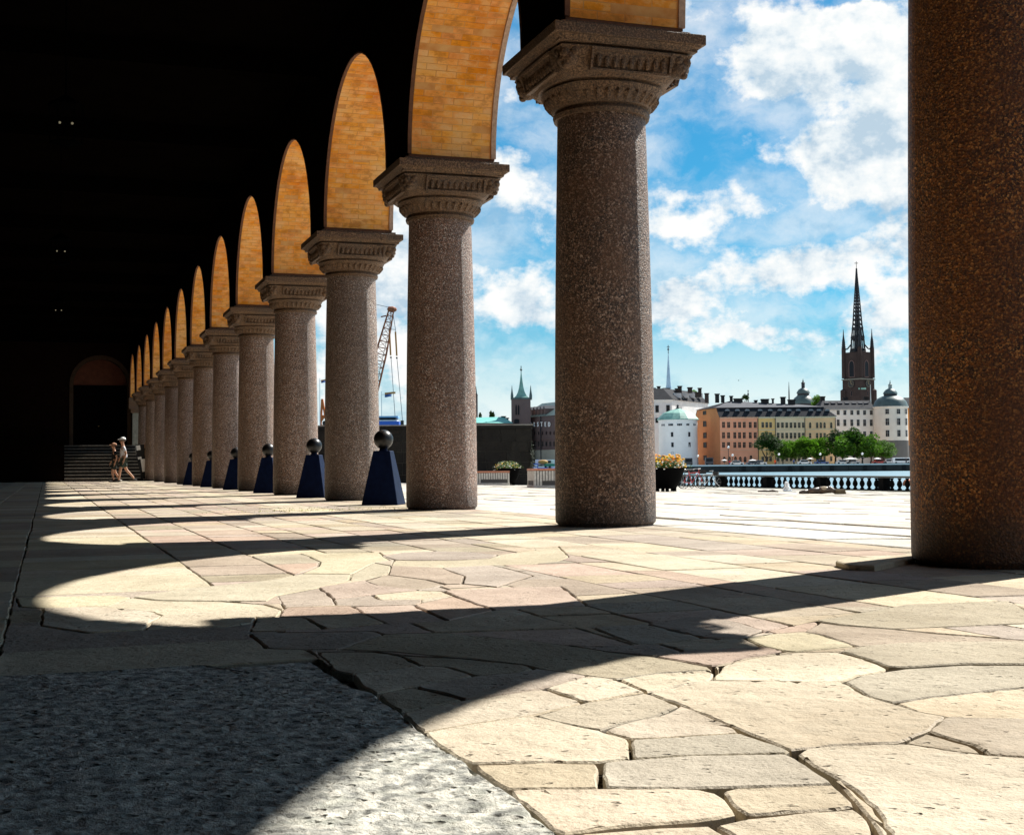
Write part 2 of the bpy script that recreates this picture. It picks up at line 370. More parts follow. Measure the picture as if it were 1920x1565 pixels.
def dark_brick(name, c1, c2, mortar, scale=1.0):
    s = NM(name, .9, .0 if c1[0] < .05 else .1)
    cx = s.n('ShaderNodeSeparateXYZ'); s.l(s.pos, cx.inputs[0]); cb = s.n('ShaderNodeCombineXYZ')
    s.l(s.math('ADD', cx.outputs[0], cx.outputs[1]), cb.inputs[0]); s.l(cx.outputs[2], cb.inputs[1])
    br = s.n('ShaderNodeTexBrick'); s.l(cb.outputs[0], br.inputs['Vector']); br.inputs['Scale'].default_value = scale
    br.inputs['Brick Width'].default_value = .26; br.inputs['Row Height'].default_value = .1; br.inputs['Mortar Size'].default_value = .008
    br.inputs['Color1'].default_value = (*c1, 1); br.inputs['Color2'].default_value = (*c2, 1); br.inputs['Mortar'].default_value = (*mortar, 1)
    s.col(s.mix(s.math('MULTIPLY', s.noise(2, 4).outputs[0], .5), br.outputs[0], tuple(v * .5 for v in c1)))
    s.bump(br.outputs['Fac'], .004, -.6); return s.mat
M['inner'] = dark_brick('shade-black inner brick', (.004, .0024, .0018), (.006, .0035, .0025), (.004, .0035, .003))  # near-black because the shade of the hall is put into the brick colour
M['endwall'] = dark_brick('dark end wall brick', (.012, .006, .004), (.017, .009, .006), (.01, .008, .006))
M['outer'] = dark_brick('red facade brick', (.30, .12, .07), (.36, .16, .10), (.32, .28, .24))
def simple(name, c, rough=.8, spec=.3, nz=None, amt=.3, metal=0, bump=0, hue=.01, val=.0):
    s = NM(name, rough, spec, metal)
    if nz:
        n = s.noise(nz, 5, .62); cc = s.ramp(n.outputs[0], [(.3, tuple(v * (1 - amt) for v in c)), (.7, tuple(min(1, v * (1 + amt * .5)) for v in c))])
        if val: cc = s.vary(cc, hue, .1, val)
        s.col(cc)
        if bump: s.bump(n.outputs[0], bump, .7)
    else: s.col(c)
    return s.mat
M['ceil'] = simple('shade-black ceiling', (.0022, .0016, .0013), .9, 0, nz=2)  # the hall's shade is painted into the ceiling colour
M['trim'] = simple('moulded arris brick', (.16, .07, .035), nz=20, bump=.01)
M['trim_out'] = simple('outer arris brick', (.50, .34, .24), nz=20, bump=.01)
M['iron'] = simple('blue enamelled iron', (.0035, .009, .036), .5, .1, nz=12, amt=.4)
M['ballm'] = simple('dark polished ball', (.005, .005, .0055), .36, .4, nz=40, amt=.4)
# ------------------------------------------------------------------ arcade dimensions
AX, SP, A0, CR = 4.7, 5.29596, 11.216, 0.442        # column row at x = AX, spacing, y of the second column in view, foot radius
XI, XO = 4.15, 5.25                                  # inner and outer face of the arcade wall
ZS, ARC = 4.33, SP / 2 - 0.55                        # springing height and arch radius
XW, YE = -3.7, 75.0                                  # inner long wall, end wall
YB = A0 - 3 * SP - SP / 2                            # end behind the camera, closed by the added light blocker
def ycol(n): return A0 + n * SP

# ------------------------------------------------------------------ ground sheets
mb = MB()
mb.add([(-2500, -2500, -3.2), (2500, -2500, -3.2), (2500, 2500, -3.2), (-2500, 2500, -3.2)], [(0, 1, 2, 3)])
tag(mb.build('ground', simple('lake bed', (.06, .06, .05), nz=.3)), kind='structure')
s = NM('harbour water', .12, .5); n = s.noise(.35, 5, .6, (1, 1, 1)); n2 = s.noise(2.2, 3, .6)
s.col((.10, .21, .27)); s.b.inputs['Roughness'].default_value = .4; s.bump(s.math('ADD', n.outputs[0], s.math('MULTIPLY', n2.outputs[0], .3)), .06, .6); M['water'] = s.mat
mb = MB()
mb.add([(-2500, -2500, -1.8), (2500, -2500, -1.8), (2500, 2500, -1.8), (-2500, 2500, -1.8)], [(0, 1, 2, 3)])
tag(mb.build('water', M['water']), kind='structure')
# bed under the arcade floor, level, then the plaza falling gently to the water
mb = MB()
mb.box((XW - 1.2, -30, -2.6), (5.06, 78, -0.021))
floor = tag(mb.build('arcade_floor', M['joint']), kind='structure')
mb = MB()
x1, z1 = 48.45, plz(48.45)
ya, yb_ = -30, 150
vs = [(5.06, ya, -.028), (PX0, ya, -.028), (x1, ya, z1 - .028), (x1, yb_, z1 - .028), (PX0, yb_, -.028), (5.06, yb_, -.028)]
lo = [(x, y, -2.6) for x, y, z in vs]
mb.add(vs + lo, [(0, 1, 4, 5), (1, 2, 3, 4), (8, 9, 3, 2), (7, 8, 2, 1), (6, 7, 1, 0), (9, 10, 4, 3), (10, 11, 5, 4), (11, 6, 0, 5)])
plaza = tag(mb.build('plaza', M['pjoint']), kind='structure')

# ------------------------------------------------------------------ paving stones
def inside(x, y, P):
    c = False
    for i in range(len(P)):
        (xa, ya_), (xb, yb2) = P[i - 1], P[i]
        if (ya_ > y) != (yb2 > y) and x < (xb - xa) * (y - ya_) / (yb2 - ya_) + xa: c = not c
    return c
def vn(x, y, k, sd): return noise.noise(Vector((x * k, y * k, sd)))
def granite_relief(ox, oy):
    def f(x, y):
        X, Y = x + ox, y + oy
        h = .004 * vn(X, Y, 6, 1) + .0022 * vn(X, Y, 36, 2) + .0022 * vn(X, Y, 80, 3)
        p = vn(X, Y, 58, 9)
        if p > .25: h -= min(.004, (p - .25) * .03)
        return h
    return f
def flag_relief(ox, oy, pit):
    def f(x, y):
        X, Y = x + ox, y + oy
        h = .0032 * vn(X, Y, 5, 1) + .0020 * vn(X, Y, 16, 2) + .0014 * vn(X, Y, 40, 3)
        p = vn(X, Y * 1.3, 27, 6) 
        if p > .3: h -= min(.004, (p - .3) * .03) * pit
        return h
    return f
def stone_mesh(mb, pts, gap, z, far=False, wob=.004, step=.07, seed=0, tilt=(0, 0), hf=None, mi=0, depth=.03, cham=.007, grid=0, relief=None):
    """one flagstone: outline set in by half the joint, edges roughened, rim rounded off, sides going down into the joint"""
    n = len(pts)
    if n < 3: return False
    A = sum(pts[i][0] * pts[(i + 1) % n][1] - pts[(i + 1) % n][0] * pts[i][1] for i in range(n)) / 2
    if A < 0: pts = pts[::-1]; A = -A
    ins = []
    for i in range(n):
        a, b, c = Vector(pts[i - 1]), Vector(pts[i]), Vector(pts[(i + 1) % n])
        d1, d2 = (b - a), (c - b)
        if d1.length < 1e-5 or d2.length < 1e-5: continue
        d1.normalize(); d2.normalize()
        n1, n2 = Vector((-d1.y, d1.x)), Vector((-d2.y, d2.x))
        bis = n1 + n2
        k = 1.0 / max(.5, (1 + n1.dot(n2)))
        ins.append(b + bis * (gap / 2 * k))
    n = len(ins)
    if n < 3: return False
    out = []
    for i in range(n):
        a, b = ins[i], ins[(i + 1) % n]
        L = (b - a).length; k = 1 if far else max(1, int(L / step))
        nr = Vector((-(b - a).y, (b - a).x)); nr = nr.normalized() if nr.length > 1e-6 else nr
        for j in range(k):
            q = a + (b - a) * (j / k)
            if not far:
                w = noise.noise(Vector((q.x * 9, q.y * 9, seed))) * wob * 1.6 + noise.noise(Vector((q.x * 31, q.y * 31, seed + 5))) * wob
                q = q + nr * w
                if j == 0: q = q + ((ins[i - 1] - a).normalized() + (b - a).normalized()) * .004
            out.append(q)
    n = len(out)
    cx = sum(q.x for q in out) / n; cy = sum(q.y for q in out) / n
    zz = lambda x, y: (hf(x, y) if hf else 0) + z + tilt[0] * (x - cx) + tilt[1] * (y - cy)
    def ring(dd, dz):
        res = []
        for i in range(n):
            a, b, c = out[i - 1], out[i], out[(i + 1) % n]
            t = (c - a)
            nn = Vector((-t.y, t.x)).normalized() if t.length > 1e-6 else Vector((0, 0))
            q = b + nn * dd; res.append((q.x, q.y, zz(b.x, b.y) + dz))
        return res
    top = ring(cham, 0); rim = ring(0, -cham * .8); low = ring(0, -depth)
    vs = top + rim + low
    fs = [(i, i + n, (i + 1) % n + n, (i + 1) % n) for i in range(n)] + [(i + n, i + 2 * n, (i + 1) % n + 2 * n, (i + 1) % n + n) for i in range(n)]
    fs = [tuple(reversed(f)) for f in fs]
    if grid:                                              # a modelled, uneven top: chisel marks, hollows and pits are real relief
        xs = [v[0] for v in top]; ys_ = [v[1] for v in top]; T2 = [(v[0], v[1]) for v in top]; G = []
        x = min(xs) + grid / 2; rr = random.Random(seed)
        while x < max(xs):
            y = min(ys_) + grid / 2
            while y < max(ys_):
                qx, qy = x + rr.uniform(-.3, .3) * grid, y + rr.uniform(-.3, .3) * grid
                if inside(qx, qy, T2): G.append((qx, qy))
                y += grid
            x += grid
        allv = T2 + G
        rr_ = delaunay_2d_cdt([Vector(v) for v in allv], [], [list(range(len(T2)))], 1, 1e-6)
        nv = [(v.x, v.y, zz(v.x, v.y) + relief(v.x, v.y)) for v in rr_[0]]
        for i, org in enumerate(rr_[3]):
            if org and org[0] < len(T2): nv[i] = top[org[0]]
        mb.add(vs, [tuple(reversed(f)) for f in fs], mi)
        mb.add(nv, [tuple(f) for f in rr_[2]], mi)
        return True
    tris = tessellate_polygon([[Vector(v) for v in top]])
    tt = []
    for t in tris:
        a, b, c = (Vector(top[k]) for k in t)
        cr_ = (b - a).cross(c - a).z
        tt.append(tuple(t) if cr_ > 0 else tuple(reversed(t)))
    # rims face outwards: check one
    mb.add(vs, [tuple(reversed(f)) for f in fs] + tt, mi)
    return True

# joints read off the photograph (zoomed crops) and laid down on the ground
def cvt(pts, x0, y0, k): return [(x0 + x / k, y0 + y / k) for x, y in pts]
TR = []
def tA(m_, *p): TR.append((m_, cvt(p, 0, 1020, 3.0)))
def tB(m_, *p): TR.append((m_, cvt(p, 500, 1000, 3.0)))
def tC(m_, *p): TR.append((m_, cvt(p, 1060, 1000, 3.0)))
def tD(m_, *p): TR.append((m_, cvt(p, 560, 1200, 2.8235)))
def tE(m_, *p): TR.append((m_, cvt(p, 1240, 1200, 2.8235)))
# stones between the granite border and the long curved joint
tD('st_grey', (100, 62), (400, 58), (540, 80), (650, 135), (280, 180), (190, 160))
tD('st_beige', (280, 180), (650, 135), (780, 140), (940, 190), (600, 245), (410, 285), (330, 240))
tD('st_grey', (540, 80), (900, 98), (1200, 130), (1250, 150), (1200, 167), (940, 190), (780, 140), (650, 135))
tD('st_mauve', (600, 245), (940, 190), (1200, 167), (1250, 150), (1540, 187), (1300, 253), (880, 312), (750, 275))
tD('st_grey', (410, 285), (600, 245), (750, 275), (880, 312), (540, 380), (450, 320))
tD('st_beige', (540, 380), (880, 312), (1300, 253), (1520, 328), (1240, 397), (920, 442), (650, 490))
tD('st_cream', (1300, 253), (1540, 187), (1680, 205), (1840, 275), (1520, 328))
tD('st_cream', (650, 490), (920, 442), (1240, 397), (1420, 445), (1600, 478), (1750, 525), (1765, 635), (1600, 652), (1400, 648), (900, 658), (800, 600))
tD('st_grey', (1240, 397), (1520, 328), (1840, 275), (2030, 345), (1900, 400), (1680, 450), (1600, 478), (1420, 445))
tD('st_beige', (1600, 478), (1680, 450), (1900, 400), (2030, 345), (2320, 465), (2350, 492), (2170, 500), (1920, 520), (1750, 525))
tD('st_grey', (1750, 525), (1920, 520), (2170, 500), (2350, 492), (2610, 588), (2600, 605), (2400, 608), (2100, 612), (1765, 635))
tD('st_grey', (1600, 652), (1765, 635), (2100, 612), (2400, 608), (2600, 605), (2850, 765), (2600, 772), (2300, 780), (1920, 787), (1610, 787))
tD('st_beige', (900, 658), (1400, 648), (1600, 652), (1610, 787), (1300, 788), (1090, 795), (1010, 745))
tD('st_beige', (1090, 795), (1300, 788), (1610, 787), (1920, 787), (2130, 790), (2225, 815), (2350, 925), (2100, 965), (1900, 978), (1640, 1000), (1385, 1035), (1200, 885))
tD('st_beige', (2225, 800), (2300, 780), (2600, 772), (2850, 765), (2960, 880), (2700, 905), (2430, 930), (2350, 925))
tD('st_beige', (1385, 1035), (1640, 1000), (1900, 978), (2190, 970), (2300, 1040), (2420, 1220), (1600, 1250))
tD('st_beige', (2190, 970), (2350, 935), (2700, 905), (2960, 882), (3060, 1000), (3120, 1240), (2420, 1220), (2300, 1040))
# curved band of big smooth stones
tE('st_cream', (-80, 275), (0, 258), (130, 228), (265, 208), (960, 214), (1000, 240), (1080, 288), (1220, 328), (1350, 372), (1510, 402), (1400, 485), (1260, 542), (900, 556), (750, 572), (690, 590), (400, 465), (110, 345))
tE('st_cream', (265, 208), (290, 172), (320, 128), (500, 90), (720, 62), (940, 60), (1080, 95), (1195, 142), (1180, 158), (1050, 182), (960, 214))
tE('st_cream', (-240, 205), (0, 170), (240, 155), (290, 172), (265, 208), (130, 228), (0, 258), (-80, 275))
tE('st_grey', (1000, 240), (960, 214), (1050, 182), (1180, 158), (1280, 145), (1600, 126), (1920, 128), (2400, 135), (2400, 228), (1900, 250), (1700, 270), (1400, 300), (1220, 328), (1080, 288))
tE('st_cream', (1220, 328), (1400, 300), (1700, 270), (1900, 250), (2400, 228), (2400, 425), (1920, 415), (1610, 410), (1510, 402), (1350, 372))
tE('st_beige', (1400, 485), (1510, 402), (1610, 410), (1920, 415), (2400, 425), (2400, 650), (1720, 606), (1650, 555), (1560, 535))
tE('st_beige', (1330, 515), (1400, 485), (1560, 535), (1650, 555), (1720, 606), (1500, 582), (1260, 542))
tE('st_cream', (750, 572), (900, 556), (1260, 542), (1500, 582), (1720, 606), (2400, 650), (2600, 1300), (1260, 1300), (1200, 1010), (1120, 880), (990, 765), (700, 600))
tE('st_grey', (940, 60), (1060, 30), (1330, 10), (1920, 5), (2400, 0), (2400, 135), (1920, 128), (1600, 126), (1280, 145), (1195, 142), (1080, 95))
# row above it
tC('st_pink', (500, 690), (660, 662), (1110, 633), (1240, 660), (1000, 700), (880, 740), (830, 745))
tC('st_cream', (520, 618), (1010, 585), (1110, 633), (660, 662))
tC('st_yellow', (1010, 585), (1180, 560), (1345, 548), (1440, 567), (1640, 630), (1300, 662), (1240, 660), (1110, 633))
tC('st_pink', (1120, 543), (1400, 490), (1430, 498), (1345, 548), (1180, 560))
tC('st_mauve', (1345, 548), (1430, 498), (1540, 512), (1850, 537), (2160, 565), (2700, 600), (2700, 606), (1640, 630), (1440, 567))
tC('st_grey', (1400, 490), (1770, 430), (1920, 402), (2500, 380), (2700, 500), (1850, 537), (1540, 512))
tC('st_mauve', (0, 625), (210, 635), (520, 618), (660, 662), (500, 690), (250, 665))
tC('st_grey', (150, 525), (450, 508), (770, 585), (520, 618), (400, 622))
tC('st_mauve', (450, 508), (700, 470), (930, 490), (1120, 543), (1010, 585), (770, 585))
tB('st_grey', (400, 655), (650, 570), (1000, 560), (1160, 575), (1500, 605), (1920, 655), (2170, 690), (2500, 745), (2490, 800), (2100, 832), (1816, 797), (1450, 752), (1150, 702), (950, 690), (700, 667))
tB('st_mauve', (-100, 560), (620, 553), (650, 570), (400, 655), (220, 655), (0, 650))
# far side of the first shadow: the sunlit patch
tB('st_pink', (100, 418), (480, 408), (560, 455), (60, 470))
tB('st_pink', (480, 408), (820, 398), (1020, 490), (680, 505), (560, 455))
tB('st_beige', (60, 470), (210, 472), (330, 540), (-100, 550), (-60, 470))
tB('st_cream', (210, 472), (560, 455), (680, 505), (330, 540))
tB('st_pink', (820, 398), (1050, 350), (1280, 430), (1020, 490))
tB('st_pink', (990, 322), (1300, 308), (1660, 298), (1800, 402), (1280, 430), (1050, 350))
tB('st_mauve', (380, 368), (590, 343), (640, 372), (880, 368), (870, 396), (480, 408), (390, 405))
tB('st_mauve', (60, 350), (290, 305), (380, 368), (390, 405), (100, 418))
tB('st_pink', (290, 305), (550, 265), (620, 292), (860, 318), (590, 343), (380, 368))
tB('st_cream', (590, 343), (860, 318), (990, 322), (1050, 350), (880, 368), (640, 372))
tB('st_mauve', (550, 265), (680, 233), (900, 260), (1010, 287), (860, 318), (620, 292))
tB('st_mauve', (690, 215), (700, 180), (980, 192), (1110, 240), (1100, 285), (1010, 287), (900, 260), (680, 233))
tB('st_mauve', (980, 192), (1270, 176), (1500, 235), (1300, 302), (1100, 285), (1110, 240))
tB('st_yellow', (180, 112), (640, 105), (655, 128), (700, 150), (600, 165), (480, 227), (190, 225), (290, 185), (300, 160), (240, 130))
tB('st_yellow', (-760, 358), (-460, 308), (-200, 285), (60, 255), (190, 225), (480, 227), (460, 265), (300, 300), (60, 350), (0, 382), (-250, 382), (-500, 380), (-600, 378))
tB('st_yellow', (480, 227), (600, 165), (700, 180), (690, 215), (640, 240), (550, 265), (460, 265))
tB('st_mauve', (655, 128), (760, 108), (950, 100), (1150, 105), (1300, 120), (1250, 140), (1050, 150), (850, 150), (720, 147))
tB('st_yellow', (700, 180), (720, 147), (850, 150), (1050, 150), (1250, 140), (1300, 120), (1640, 72), (1700, 130), (1640, 155), (1500, 172), (1270, 176), (980, 192))
tA('st_yellow', (90, 300), (650, 288), (740, 300), (620, 345), (240, 358), (110, 350))
tA('st_cream', (240, 358), (480, 353), (740, 365), (860, 378), (912, 402), (860, 430), (810, 482), (500, 500), (230, 460))
tA('st_yellow', (240, 358), (620, 345), (740, 300), (1000, 318), (1250, 322), (1500, 340), (1590, 368), (1200, 375), (912, 402), (860, 378), (740, 365), (480, 353))
tA('st_cream', (912, 402), (1200, 375), (1590, 368), (1590, 400), (1540, 420), (1300, 462), (900, 475), (810, 482), (860, 430))

# merge corner points that are meant to be one
cl = []
TP = []
for (mk_, pts) in TR:
    ids = []
    for (x, y) in pts:
        for k, (cx, cy, cn) in enumerate(cl):
            if abs(cx - x) < 4.5 and abs(cy - y) < 2.8:
                cl[k] = ((cx * cn + x) / (cn + 1), (cy * cn + y) / (cn + 1), cn + 1); ids.append(k); break
        else:
            cl.append((x, y, 1)); ids.append(len(cl) - 1)
    ids = [i for j, i in enumerate(ids) if i != ids[j - 1]]
    TP.append((mk_, ids))
gpts = [gp(x, y) for x, y, _ in cl]
BX = 0.72                                             # edge of the granite border band
faces_in, owner = [], []
V2 = [(p.x, p.y) for p in gpts]
def ccw(ids):
    A = sum(V2[ids[i - 1]][0] * V2[ids[i]][1] - V2[ids[i]][0] * V2[ids[i - 1]][1] for i in range(len(ids)))
    return ids if A > 0 else ids[::-1]
for (mk_, ids) in TP:
    faces_in.append(ccw(ids)); owner.append((mk_, True))
def addpoly(pts, mk_, traced=False):
    k = len(V2); V2.extend(pts); faces_in.append(ccw(list(range(k, k + len(pts))))); owner.append((mk_, traced))
# granite border slabs along the walk: the near one is split by an old crack
cr1, cr2 = gp(385, 1249), gp(697, 1300)
e1, e0 = gp(600, 1236), gp(780, 1370)
addpoly([(cr1.x, cr1.y), (cr2.x, cr2.y), (BX, 3.35), (e1.x, 3.77)], 'st_granite', True)
addpoly([(-1.25, 3.72), (cr1.x, cr1.y), (cr2.x, cr2.y), (BX, 2.68), (BX, 1.45), (-1.25, 1.45)], 'st_granite', True)
addpoly([(-1.25, 1.45), (BX, 1.45), (BX, -.6), (-1.25, -.6)], 'st_granite', True)
# procedural courses everywhere else
rp = random.Random(21)
def rows(x0, x1, ya, yb, wr, lr, mats, jit=.03, wmats=None):
    x = x0
    prev = None
    bounds = [x0]
    while bounds[-1] < x1 - wr[0] * .6: bounds.append(min(x1, bounds[-1] + rp.uniform(*wr)))
    bounds[-1] = x1
    def wv_(b_, yy):
        return b_ if b_ in (x0, x1) and b_ != BX else b_ + .012 * noise.noise(Vector((b_ * 3.1, yy * .7, 2.2)))
    for i in range(len(bounds) - 1):
        y = ya + rp.uniform(0, lr[0]) - lr[0]
        xa, xb = bounds[i], bounds[i + 1]
        yl, yr = y, y
        while y < yb:
            L = rp.uniform(*lr); y2 = y + L
            nl, nr_ = y2 + rp.uniform(-jit, jit) * 2, y2 + rp.uniform(-jit, jit) * 2
            k1, k2 = xa, xb
            addpoly([(wv_(k1, yl), yl), (wv_(k2, yr), yr), (wv_(k2, nr_), nr_), (wv_(k1, nl), nl)], rp.choices([q[0] for q in mats], [q[1] for q in mats])[0])
            yl, yr, y = nl, nr_, y2
mx = [('st_pink', 2.2), ('st_mauve', 2.0), ('st_beige', 2.4), ('st_grey', 1.4), ('st_cream', 1.2)]
rows(XW + .05, -1.25, -6, 75, (.8, 1.1), (.9, 1.6), [('st_mauve', 1), ('st_grey', 1)])
rows(-1.25, BX, -6, 75, (.4, .7), (.4, 1.1), [('st_cream', 2), ('st_yellow', 2), ('st_beige', 2), ('st_mauve', 1)])
rows(BX, 2.95, -6, 75, (.28, .58), (.28, .85), mx)
rows(2.95, 3.45, -6, 75, (.5, .5), (.7, 1.3), [('st_cream', 3), ('st_yellow', 1)])
rows(3.45, 5.05, -6, 75, (.35, .7), (.4, 1.1), mx)
edges_in = [(f[i - 1], f[i]) for f in faces_in for i in range(len(f))]
res = delaunay_2d_cdt([Vector(v) for v in V2], edges_in, [], 0, 1e-5)
rv, re_, rf = res[0], res[1], res[2]
polys = [[V2[i] for i in f] for f in faces_in]
boxes = [(min(p[0] for p in P), max(p[0] for p in P), min(p[1] for p in P), max(p[1] for p in P)) for P in polys]
own = {}
for fi, f in enumerate(rf):
    cx = sum(rv[i].x for i in f) / len(f); cy = sum(rv[i].y for i in f) / len(f)
    for k, bx in enumerate(boxes):
        if bx[0] <= cx <= bx[1] and bx[2] <= cy <= bx[3] and inside(cx, cy, polys[k]): own.setdefault(k, []).append(fi); break
STONES = []
for oid, fl in own.items():
    ed = {}
    for fi in fl:
        f = rf[fi]
        for i in range(len(f)):
            a, b = f[i], f[(i + 1) % len(f)]
            if (b, a) in ed: del ed[(b, a)]
            else: ed[(a, b)] = 1
    nxt = {}
    for a, b in ed: nxt.setdefault(a, []).append(b)
    while nxt:
        st = next(iter(nxt)); loop = [st]; cur = st
        while True:
            l = nxt.get(cur)
            if not l: break
            b = l.pop()
            if not l: del nxt[cur]
            if b == st: break
            loop.append(b); cur = b
        if len(loop) < 3: continue
        P = [rv[i] for i in loop]
        n = len(P); A = sum(P[i].x * P[(i + 1) % n].y - P[(i + 1) % n].x * P[i].y for i in range(n)) / 2
        if A < 0: P = P[::-1]; A = -A
        per = sum((P[i] - P[i - 1]).length for i in range(n))
        if A < .0016 or A / per < .006: continue
        # drop doubled points, then points that lie on a straight run
        W_ = [P[0]]
        for q in P[1:]:
            if (q - W_[-1]).length > .006: W_.append(q)
        while len(W_) > 3 and (W_[0] - W_[-1]).length <= .006: W_.pop()
        Q = []
        for i in range(len(W_)):
            a = W_[i - 1] if not Q else Vector(Q[-1]); b, c = W_[i], W_[(i + 1) % len(W_)]
            d = (c - a); L_ = d.length
            if L_ > 1e-6 and abs(d.cross(b - a)) / L_ < .0012 and d.dot(b - a) > 0: continue
            Q.append((b.x, b.y))
        if len(Q) >= 3: STONES.append((owner[oid], Q, A))
def pxarea(P, A):
    cx = sum(p[0] for p in P) / len(P); cy = sum(p[1] for p in P) / len(P)
    q = Vector((cx, cy, 0)) - CP; w = q.dot(FW)
    if w < .5: return 0
    px, py = 960 + FPX * q.dot(XA) / w, 782.5 + FPX * q.dot(YA) / w
    if not (-500 < px < 2400 and py < 2100): return 0
    return A * FPX * FPX / w / w * (EYE / q.length)
STONES.sort(key=lambda t: -pxarea(t[1], t[2]))
SM = ['st_beige', 'st_cream', 'st_grey', 'st_pink', 'st_mauve', 'st_yellow', 'st_granite']
far_mb = MB()
cnt = 0
for si, ((mk_, traced), P, A) in enumerate(STONES):
    cx = sum(p[0] for p in P) / len(P); cy = sum(p[1] for p in P) / len(P)
    dist = math.hypot(cx, cy)
    gap = (.0055 + .006 * rp.random()) * (1 if traced or cx > BX else .5) if dist < 9 else .011 + .003 * dist / 20
    per_ = sum(math.dist(P[i], P[i - 1]) for i in range(len(P))); gap = min(gap, .7 * A / per_)
    z = rp.uniform(-.0022, .0022); tl = (rp.uniform(-.003, .003), rp.uniform(-.004, .004))
    if mk_ == 'st_granite':
        z, tl = .006, (0, 0)
        if A < .6: gap, z, tl = min(.055, .8 * A / per_), -.002, (.004, -.004)
    if cnt < 296 and pxarea(P, A) > 0 and cy > -.8:
        b = MB(); c0 = (cx, cy)
        if stone_mesh(b, [(x - cx, y - cy) for x, y in P], gap, z, seed=si, step=.03 if dist < 6 else .12, wob=.005 if dist < 8 else .006, tilt=tl, cham=.0045 if dist < 9 else .004,
                      grid=(.009 if mk_ == 'st_granite' else .02 if dist < 3.6 else .034 if dist < 5.4 else 0) if A > .01 else 0, relief=granite_relief(cx, cy) if mk_ == 'st_granite' else flag_relief(cx, cy, {'st_cream': 1, 'st_beige': .6}.get(mk_, .4))):
            b.build('flagstone', M[mk_], floor, p=(cx, cy, 0), smooth=2); cnt += 1
    else:
        stone_mesh(far_mb, P, gap, z, far=True, tilt=tl, mi=SM.index(mk_), cham=.004)
far_mb.build('flagstones', [M[k] for k in SM], floor)['kind'] = 'stuff'
# plaza slabs: long courses parallel to the arcade
PT = []
rp = random.Random(5)
x = 5.06
while x < 47.6:
    wdt = rp.uniform(.75, 1.25) if x > 5.1 else .9
    if 47.6 - (x + wdt) < .5: wdt = 47.6 - x
    y = -6 + rp.uniform(-1.5, 0)
    while y < 128:
        L = rp.uniform(1.2, 2.6); a = math.degrees(math.atan2(x, max(y, .1)))
        if 10 < a < 58 and y > 2: PT.append((x, y, wdt, L))
        y += L
    x += wdt
PT.sort(key=lambda t: t[0] ** 2 + t[1] ** 2)
pf = MB()
for i, (x, y, wdt, L) in enumerate(PT):
    j = lambda: rp.uniform(-.012, .012)
    P = [(x + j(), y + j()), (x + wdt + j(), y + j()), (x + wdt + j(), y + L + j()), (x + j(), y + L + j())]
    zo = rp.uniform(-.006, .006); tl = (rp.uniform(-.012, .012), rp.uniform(-.004, .004))
    g = .024 + .0011 * math.hypot(x, y)
    if i < 296:
        cx, cy = x + wdt / 2, y + L / 2; b = MB()
        stone_mesh(b, [(p[0] - cx, p[1] - cy) for p in P], g, zo, far=False, step=.3, wob=.006, tilt=tl, hf=lambda X, Y: plz(X + cx), seed=i)
        b.build('paving_slab', M['st_plaza'], plaza, p=(cx, cy, 0))
    else:
        stone_mesh(pf, P, g, zo, far=True, tilt=tl, hf=lambda X, Y: plz(X))
pf.build('paving_slabs', M['st_plaza'], plaza)['kind'] = 'stuff'
# the raised broken slab by the near column
b = MB()
P = [gp(1566, 1062), gp(1590, 1054), gp(1650, 1055), gp(1716, 1046), gp(1716, 1056), gp(1640, 1071), gp(1590, 1069)]
cx = sum(p.x for p in P) / 7; cy = sum(p.y for p in P) / 7
stone_mesh(b, [(p.x - cx, p.y - cy) for p in P], -.0, .03, step=.06, seed=3, depth=.05)
o = b.build('broken_slab', M['st_cream'], p=(cx, cy, 0))
tag(o, 'broken raised stone slab on the floor beside the big near column', 'stone slab')

# grass in the joints
g = MB(); rg = random.Random(3)
for (px, py, n, sp_) in [(560, 953, 60, .5), (588, 956, 70, .5), (610, 957, 50, .5), (700, 953, 40, .3), (540, 958, 30, .4), (470, 960, 16, .3)]:
    c = gp(px, py)
    for i in range(n):
        x, y = c.x + rg.gauss(0, sp_), c.y + rg.gauss(0, .12); h = rg.uniform(.008, .022); a = rg.uniform(0, PI); w = .008
        lx, ly = rg.gauss(0, .02), rg.gauss(0, .02)
        g.add([(x - w * math.cos(a), y - w * math.sin(a), -.01), (x + w * math.cos(a), y + w * math.sin(a), -.01), (x + lx, y + ly, h)], [(0, 1, 2)])
tag(g.build('grass', simple('joint grass', (.32, .40, .08), nz=20)), kind='stuff')

